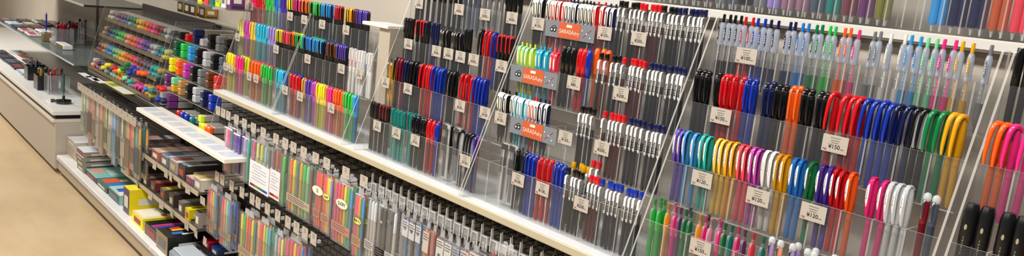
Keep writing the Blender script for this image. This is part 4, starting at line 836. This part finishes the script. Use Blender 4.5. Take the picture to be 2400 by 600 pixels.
# big markers lying on the counter edge in front
front = [(222, 152, 'red', 1), (230, 148, 'navy', 1), (238, 158, 'yellow', 1), (247, 152, 'yellow', 1), (262, 158, 'red', 1), (268, 166, 'orange', 1), (277, 165, 'lime', 0), (284, 160, 'green', 1), (292, 150, 'green', 1), (298, 170, 'blue', 1), (306, 158, 'blue', 1), (314, 165, 'purple', 1), (322, 170, 'orange', 1), (332, 172, 'orange', 1), (288, 182, 'pale_green', 0), (300, 190, 'turquoise', 0), (318, 200, 'hot_pink', 1), (326, 204, 'magenta', 1), (338, 208, 'azure', 1), (350, 212, 'teal', 1), (368, 205, 'red', 1), (376, 208, 'red', 1), (365, 232, 'blue', 1), (378, 236, 'navy', 1)]
for i, (u, v, c, b) in enumerate(front):
    p = at_y(u, v, .03); z = max(p.z, .69)
    lying(c, .0135, .10, False, (x_for(u, -.02, .69), -.085, .69) if False else (x_for(u, .026, z), .024 - .1 * 0, z), '%s marker lying at the counter front, %s loose one from far end' % (c.replace('_', ' '), ordn(sorted(f[0] for f in front).index(u) + 1)), 'loose markers along the counter front')
# --- rack of square markers
SX1 = -3.45
sq = thing('marker_rack', 'clear rack of square-ended markers beside the highlighter rack', 'rack')
part('back_board', MB().box(-4.185, SX1, .36, .37, .676, 1.09), mat('#6b655b', .5), sq)
for k in range(1, 5): part('tier_shelf', MB().box(-4.18, SX1, .045 + .02 * k, .355, .6765 + k * .085 - .0035, .6765 + k * .085 - .0005, 0, [1, 1, 1, 1, 0, 0]), [acr(), edge()], sq)
for x in (-4.188, SX1): part('side_panel', MB().side([(.035, .676), (.04, .70), (.125, 1.1), (.36, 1.1), (.36, .676)], x, x + .004, 0, 1), [acr(), edge()], sq)
sqr = [['black', 'red', 'navy', 'silver', 'black', 'grey', 'black'], ['dark_green', 'bright_green', 'sky', 'black', 'silver', 'black', 'slate'], ['yellow', 'orange', 'magenta', 'black', 'grey', 'brown', 'red'],
       ['plum', 'mint', 'tan', 'black', 'silver', 'navy', 'blue'], ['silver', 'plum', 'black', 'slate', 'dark_red', 'black', 'navy']]
for k in range(5):
    kk = 4 - k
    for rr in range(2):
        for i, c in enumerate(sqr[k]):
            if (k == 0 and rr and i in (0, 1, 3)) or (k == 4 and i > 1): continue
            c = 'gold' if (k, rr, i) == (3, 0, 1) else c
            lying(c, .0178, .2, True, (-4.145 + .1 * i, .048 + .02 * kk, .6775 + kk * .085 + .0182 + rr * .0364), '%s square-ended marker, %s along %s layer of %s shelf, square marker rack' % (c.replace('_', ' '), ordn(i + 1), 'upper' if rr else 'lower', ['lowest', 'second', 'third', 'fourth', 'topmost'][kk]), 'square markers in the clear marker rack')
# bright blocks lying in front of the square markers
for i, (u, v, c) in enumerate([(416, 272, 'red'), (424, 276, 'blue'), (434, 282, 'blue'), (446, 290, 'teal'), (466, 284, 'lime'), (468, 294, 'lime'), (474, 304, 'yellow'), (482, 310, 'orange'), (488, 318, 'orange')]):
    z = .70
    lying(c, .0155, .09, True, (x_for(u, .03, z), .03, .6913 + (.0312 if i == 4 else 0)), '%s square-ended marker lying loose on the counter, %s along' % (c.replace('_', ' '), ordn(i + 1)), 'loose square markers on the counter')
# upper glass shelves
gs = thing('glass_shelf', 'dark-edged glass shelf of small packs above the marker racks', 'shelf')
part('pane', MB().box(-4.7, -3.33, -.02, .3, 1.232, 1.24), mat('#a9b8b4', .1, 'film'), gs); part('front_edge', MB().box(-4.7, -3.33, -.024, -.0202, 1.231, 1.241), mat('#55605e', .2), gs)
part('end_edge', MB().box(-3.3298, -3.327, -.02, .3, 1.231, 1.241), mat('#b9c2c0', .2), gs)
for i, (u, c) in enumerate([(440, 'lavender'), (455, 'slate'), (472, 'yellow'), (487, 'coral'), (500, 'teal'), (514, 'lime'), (528, 'white'), (541, 'plum')]):
    carton(x_for(u, .03, 1.26), .045, .03, .06, 1.2405, .07, c, c, c, '%s small packet on the dark-edged glass shelf' % c, 'packets on the glass shelf', [('#e6e2da', .2, .7, .2, .7)], 'packet', 'packet')
# white stub shelf between fineliner and black pen racks
ss = thing('stub_shelf', 'small white shelf on a beige post between fineliner and black pen racks', 'shelf')
part('board', MB().rbox(-2.33, -2.172, .10, .20, 1.281, 1.293, .002), mat('#ece9e2', .3), ss); part('post', MB().box(-2.237, -2.172, .112, .2, .896, 1.281), mat('#b3a999', .5), ss, 'beige post')
part('board', MB().rbox(-2.17, -2.0, .235, .40, 1.285, 1.30, .002), WHITE, ss); part('panel', MB().box(-2.165, -2.155, .24, .39, 1.1, 1.285), BODY, ss)
# amber boxes on the far back shelf
bs = thing('back_shelf', 'pale back shelf with amber boxes behind the square markers', 'shelf')
part('board', MB().rbox(-4.95, -3.4, .38, .458, 1.085, 1.098, .002), mat('#b9b0a2', .4), bs)
for i, (u, c) in enumerate([(428, '#b8952c'), (444, '#6a4a18'), (458, '#b8862c'), (480, '#a8781c')]):
    carton(x_for(u, .385, 1.12), .088, .385, .07, 1.0985, .07, c, '#c9a84a', '#3a2c1c', '%s amber box on the pale back shelf' % ordn(i + 1), 'amber boxes on the back shelf', [('#e3cf9a', .2, .7, .2, .8)])
# ------------------------------------------------------------------ far counter unit, its shelves, cups and magazines
cb = thing('counter_cabinet', 'long white counter cabinet standing on the floor', 'cabinet')
part('body', MB().rbox(-10.5, -5.47, -.15, .44, .03, .325, .004), mat('#b8b0a4', .45), cb)
part('plinth', MB().box(-10.5, -5.5, -.11, .44, 0, .03), mat('#1d1b19', .6), cb, 'dark plinth')
part('rim', MB().rbox(-10.5, -5.47, -.165, .44, .325, .345, .003), mat('#d6cfc4', .35), cb, 'pale rim')
part('recess', MB().box(-10.5, -5.5, -.14, .44, .345, .372), mat('#141312', .6), cb, 'black recess')
part('top', MB().rbox(-10.5, -5.47, -.165, .44, .372, .40, .003), mat('#e6e4e0', .3), cb, 'white top')
fg = thing('glass_shelf', 'long glass shelf of leaflets with bright front edge above the white cabinet', 'shelf')
part('pane', MB().box(-8.4, -5.47, -.05, .44, .685, .693), mat('#8b9694', .1, 'frost'), fg); part('front_edge', MB().box(-8.4, -5.47, -.054, -.0502, .684, .694), mat('#c3d6e2', .15), fg, 'bright front edge')
for x in (-8.35, -6.9, -5.6): part('bracket', MB().side([(-.03, .683), (.44, .683), (.44, .64)], x, x + .006), mat('#8f8b84', .4), fg)
tg = thing('glass_shelf', 'topmost dark glass shelf at the far end', 'shelf')
part('pane', MB().box(-8.4, -5.47, .0, .44, 1.055, 1.063), mat('#59605e', .15, 'frost'), tg); part('front_edge', MB().box(-8.4, -5.47, -.004, -.0002, 1.053, 1.065), mat('#b9bcb8', .2), tg); part('end_edge', MB().box(-5.4698, -5.467, 0, .44, 1.053, 1.065), mat('#1d1c1b', .3), tg)
def rod(c, label, cat='pen'): pass
def cup(x, y, z, w, h, label, cols, clear=True, grp=None):
    t = thing('pen_cup', label, 'pen cup', (x, y, z), 'pen cups at the far end')
    m = [mat('#dfe4e8', .1, 'film'), edge()] if clear else [mat('#1c1d22', .2), mat('#2a2b30', .2)]
    part('base', MB().box(-w / 2, w / 2, -w / 2, w / 2, 0, .004), m, t)
    part('wall', MB().box(-w / 2, w / 2, -w / 2, -w / 2 + .003, .004, h, 0, [1, 1, 0, 0, 1, 1]).box(-w / 2, w / 2, w / 2 - .003, w / 2, .004, h, 0, [1, 1, 0, 0, 1, 1]).box(-w / 2, -w / 2 + .003, -w / 2 + .003, w / 2 - .003, .004, h, 0, [0, 0, 1, 1, 1, 1]).box(w / 2 - .003, w / 2, -w / 2 + .003, w / 2 - .003, .004, h, 0, [0, 0, 1, 1, 1, 1]), m, t)
    n = len(cols); g = max(1, math.ceil(math.sqrt(n))); seen_ = {}
    for i, (k, c) in enumerate(cols):
        seen_[c] = seen_.get(c, 0) + 1
        gx, gy = i % g, i // g; s_ = (w - .024) / g
        px = x - w / 2 + .012 + s_ * (gx + .5); py = y - w / 2 + .012 + s_ * (gy + .5)
        spawn(k, c, (px, py, z + .005), (random.uniform(-.03, .03), random.uniform(-.04, .04), random.uniform(-.6, .6)), '%s %s pen standing in the %s' % (ordn(seen_[c]), c.replace('_', ' '), label.split(' on ')[0]), 'pens in the cups at the far end')
mix1 = [('mt', 'black'), ('mt', 'silver'), ('ha', 'maroon'), ('mt', 'navy'), ('ha', 'dark_red'), ('mt', 'slate'), ('mt', 'black'), ('ha', 'red'), ('mt', 'navy'), ('mt', 'grey'), ('mt', 'black'), ('ha', 'dark_red')]
def place_cup(u, v, z, w, h, label, cols, clear=True):
    p = at_z(u, v, z); cup(p.x, min(p.y, .36), z, w, h, label, cols, clear)
place_cup(146, 105, .694, .12, .12, 'wide clear cup on the glass shelf', mix1 + mix1[:4]); place_cup(172, 102, .694, .12, .12, 'second clear cup on the glass shelf', mix1); place_cup(198, 95, .694, .11, .15, 'tall clear cup on the glass shelf', [('ha', 'black'), ('mt', 'white'), ('mt', 'maroon'), ('mt', 'black'), ('mt', 'silver'), ('ha', 'dark_red')])
place_cup(84, 185, .401, .13, .1, 'dark square cup on the white cabinet', [('mt', 'navy'), ('mt', 'black'), ('mt', 'slate'), ('mt', 'navy'), ('mt', 'silver'), ('mt', 'black')], False)
place_cup(108, 208, .401, .13, .1, 'navy square cup on the white cabinet', [('mt', 'black'), ('mt', 'gold'), ('mt', 'olive'), ('mt', 'navy'), ('mt', 'black')], False)
place_cup(133, 218, .401, .13, .13, 'clear square cup on the white cabinet', [('ha', 'dark_red'), ('mt', 'silver'), ('mt', 'black'), ('ha', 'red'), ('mt', 'black'), ('mt', 'slate'), ('ha', 'maroon'), ('mt', 'navy')])
# single pen on a round stand
p = at_z(149, 242, .401)
st = thing('display_stand', 'round black stand holding one dark green pen upright', 'pen stand', (p.x, p.y, .401))
part('base', MB().lathe([(0, 0), (.045, 0), (.048, .006), (.045, .022), (.012, .028), (0, .028)], 18), mat('#14171c', .2, 'gloss'), st); part('socket', MB().lathe([(.008, .028), (.008, .05), (.006, .052), (0, .052)], 10), mat('#20242a', .2), st)
spawn('mt', 'dark_green', (p.x, p.y, .4535), (0, .01, 0), 'dark green pen standing upright in the round black stand', 'pens in the cups at the far end')
p = at_z(97, 96, .694)
st = thing('display_stand', 'small wooden block holding a blue pen at the glass shelf edge', 'pen stand', (p.x, p.y + .03, .694))
part('block', MB().rbox(-.04, .04, -.025, .025, 0, .06, .004), mat('#7a6a45', .5), st); part('socket', MB().lathe([(.008, .06), (.008, .066), (0, .066)], 8), mat('#5a4c30', .5), st)
spawn('mt', 'blue', (p.x, p.y + .03, .7605), (.02, .14, 0), 'blue pen leaning upright in the small wooden block', 'pens in the cups at the far end')
# leaflets and pen cases spread out
def leaflet(x, y, z, w, d, c, lab, pr, group):
    t = thing('pen_case', lab, 'case', (x, y, z + .0005), group, (0, 0, rnd.uniform(-.04, .04)))
    part('tray', MB().rbox(-w / 2, w / 2, -d / 2, d / 2, 0, .014, .003), mat(c, .4), t)
    part('insert', MB().box(-w * .42, w * .42, -d * .4, d * .1, .014, .0155), mat(pr, .4), t); part('pen', MB().tube([(-w * .38, d * .25, .018), (w * .38, d * .25, .018)], .005), mat('#c9c6c0', .2, 'metal'), t)
for i, (c, pr, nmx) in enumerate([('#5a4a50', '#8a6a68', 'mauve'), ('#c9c6c2', '#9fc0cf', 'pale blue'), ('#2a2f3c', '#44506a', 'dark blue'), ('#d6c9c6', '#a03a4a', 'crimson and white'), ('#e6e4e2', '#b04058', 'white with red print'), ('#3a2f38', '#4f4048', 'dark plum'), ('#8f8778', '#b9ad98', 'tan'), ('#4a3038', '#7a3038', 'wine red'), ('#e9e8e8', '#c9c9cc', 'plain white'), ('#b9a8a4', '#8f3444', 'dusty pink'), ('#dcdcd8', '#5f6f7c', 'white and slate'), ('#35282e', '#6a3a40', 'burgundy')]):
    leaflet(-8.15 + .27 * (i % 5), .03 + .125 * (i // 5), .694, .22, .1, c, '%s pen case lying open on the long glass shelf' % nmx, pr, 'pen cases on the long glass shelf')
for i, (c, pr, nmx) in enumerate([('#2b2a2e', '#45424a', 'charcoal'), ('#26242c', '#3c3f55', 'midnight'), ('#35343c', '#55606f', 'slate'), ('#2a2230', '#7a3844', 'black and red'), ('#9aa6b0', '#d6dfe6', 'silver'), ('#c9c3bc', '#8fb4c4', 'light blue'), ('#e3ded8', '#b03a3c', 'white and red'), ('#4a3a3a', '#703038', 'wine'), ('#1f2026', '#32343c', 'black'), ('#d9d6d2', '#3f6f8f', 'white and teal')]):
    leaflet(-8.2 + .29 * (i % 5), -.02 + .14 * (i // 5), .401, .25, .11, c, '%s pen case lying open on the white cabinet' % nmx, pr, 'pen cases on the white cabinet')
for i, (u, v) in enumerate([(119, 98), (143, 112)]):
    p = at_z(u, v, .694); t = thing('price_sign', '%s white sign block at the glass shelf edge' % ('first', 'second')[i], 'sign', (p.x, p.y + .02, .6945)); part('block', MB().rbox(-.12, .12, -.03, .03, 0, .03, .004), mat('#e6e3df', .4), t); part('face', MB().box(-.1, .1, -.0312, -.0302, .006, .024), mat('#7d6630' if i else '#d0ccc4', .4), t)
p = at_z(123, 236, .401); t = thing('price_sign', 'small white price sign in front of the clear cup', 'sign', (p.x, p.y, .4015)); part('base', MB().box(-.05, .05, -.02, .02, 0, .003), mat('#33343a', .3), t); part('face', MB().box(-.05, .05, -.022, -.0195, .0, .03), mat('#dcdad6', .4), t)
# ------------------------------------------------------------------ light
def area(name, loc, sx, sy, power, col=(1, .98, .95), rot=(0, 0, 0)):
    l = bpy.data.lights.new(name, 'AREA'); l.shape = 'RECTANGLE'; l.size = sx; l.size_y = sy; l.energy = power; l.color = col
    o = bpy.data.objects.new(name, l); COL.objects.link(o); o.location = loc; o.rotation_euler = rot; return o
for i, x in enumerate((-8.2, -5.2, -2.6, -.4)):
    area('ceiling_lamp', (x, -1.25, 2.76), 1.3, .35, (160, 40, 104, 88)[i])
for i, x in enumerate((-4, -1)): area('aisle_lamp', (x, -3.2, 2.76), 1.6, .35, 60)
w = bpy.data.worlds.new('world'); S.world = w; w.use_nodes = True
w.node_tree.nodes['Background'].inputs[0].default_value = (.9, .93, 1, 1); w.node_tree.nodes['Background'].inputs[1].default_value = .13
S.view_settings.view_transform = 'Standard'; S.view_settings.look = 'None'; S.view_settings.gamma = 1; S.view_settings.use_curve_mapping = False
S.view_settings.exposure = -.62
S.cycles.transparent_max_bounces = 48; S.cycles.max_bounces = 7; S.cycles.diffuse_bounces = 3; S.cycles.glossy_bounces = 3
S.cycles.caustics_reflective = False; S.cycles.caustics_refractive = False; S.cycles.sample_clamp_indirect = 4
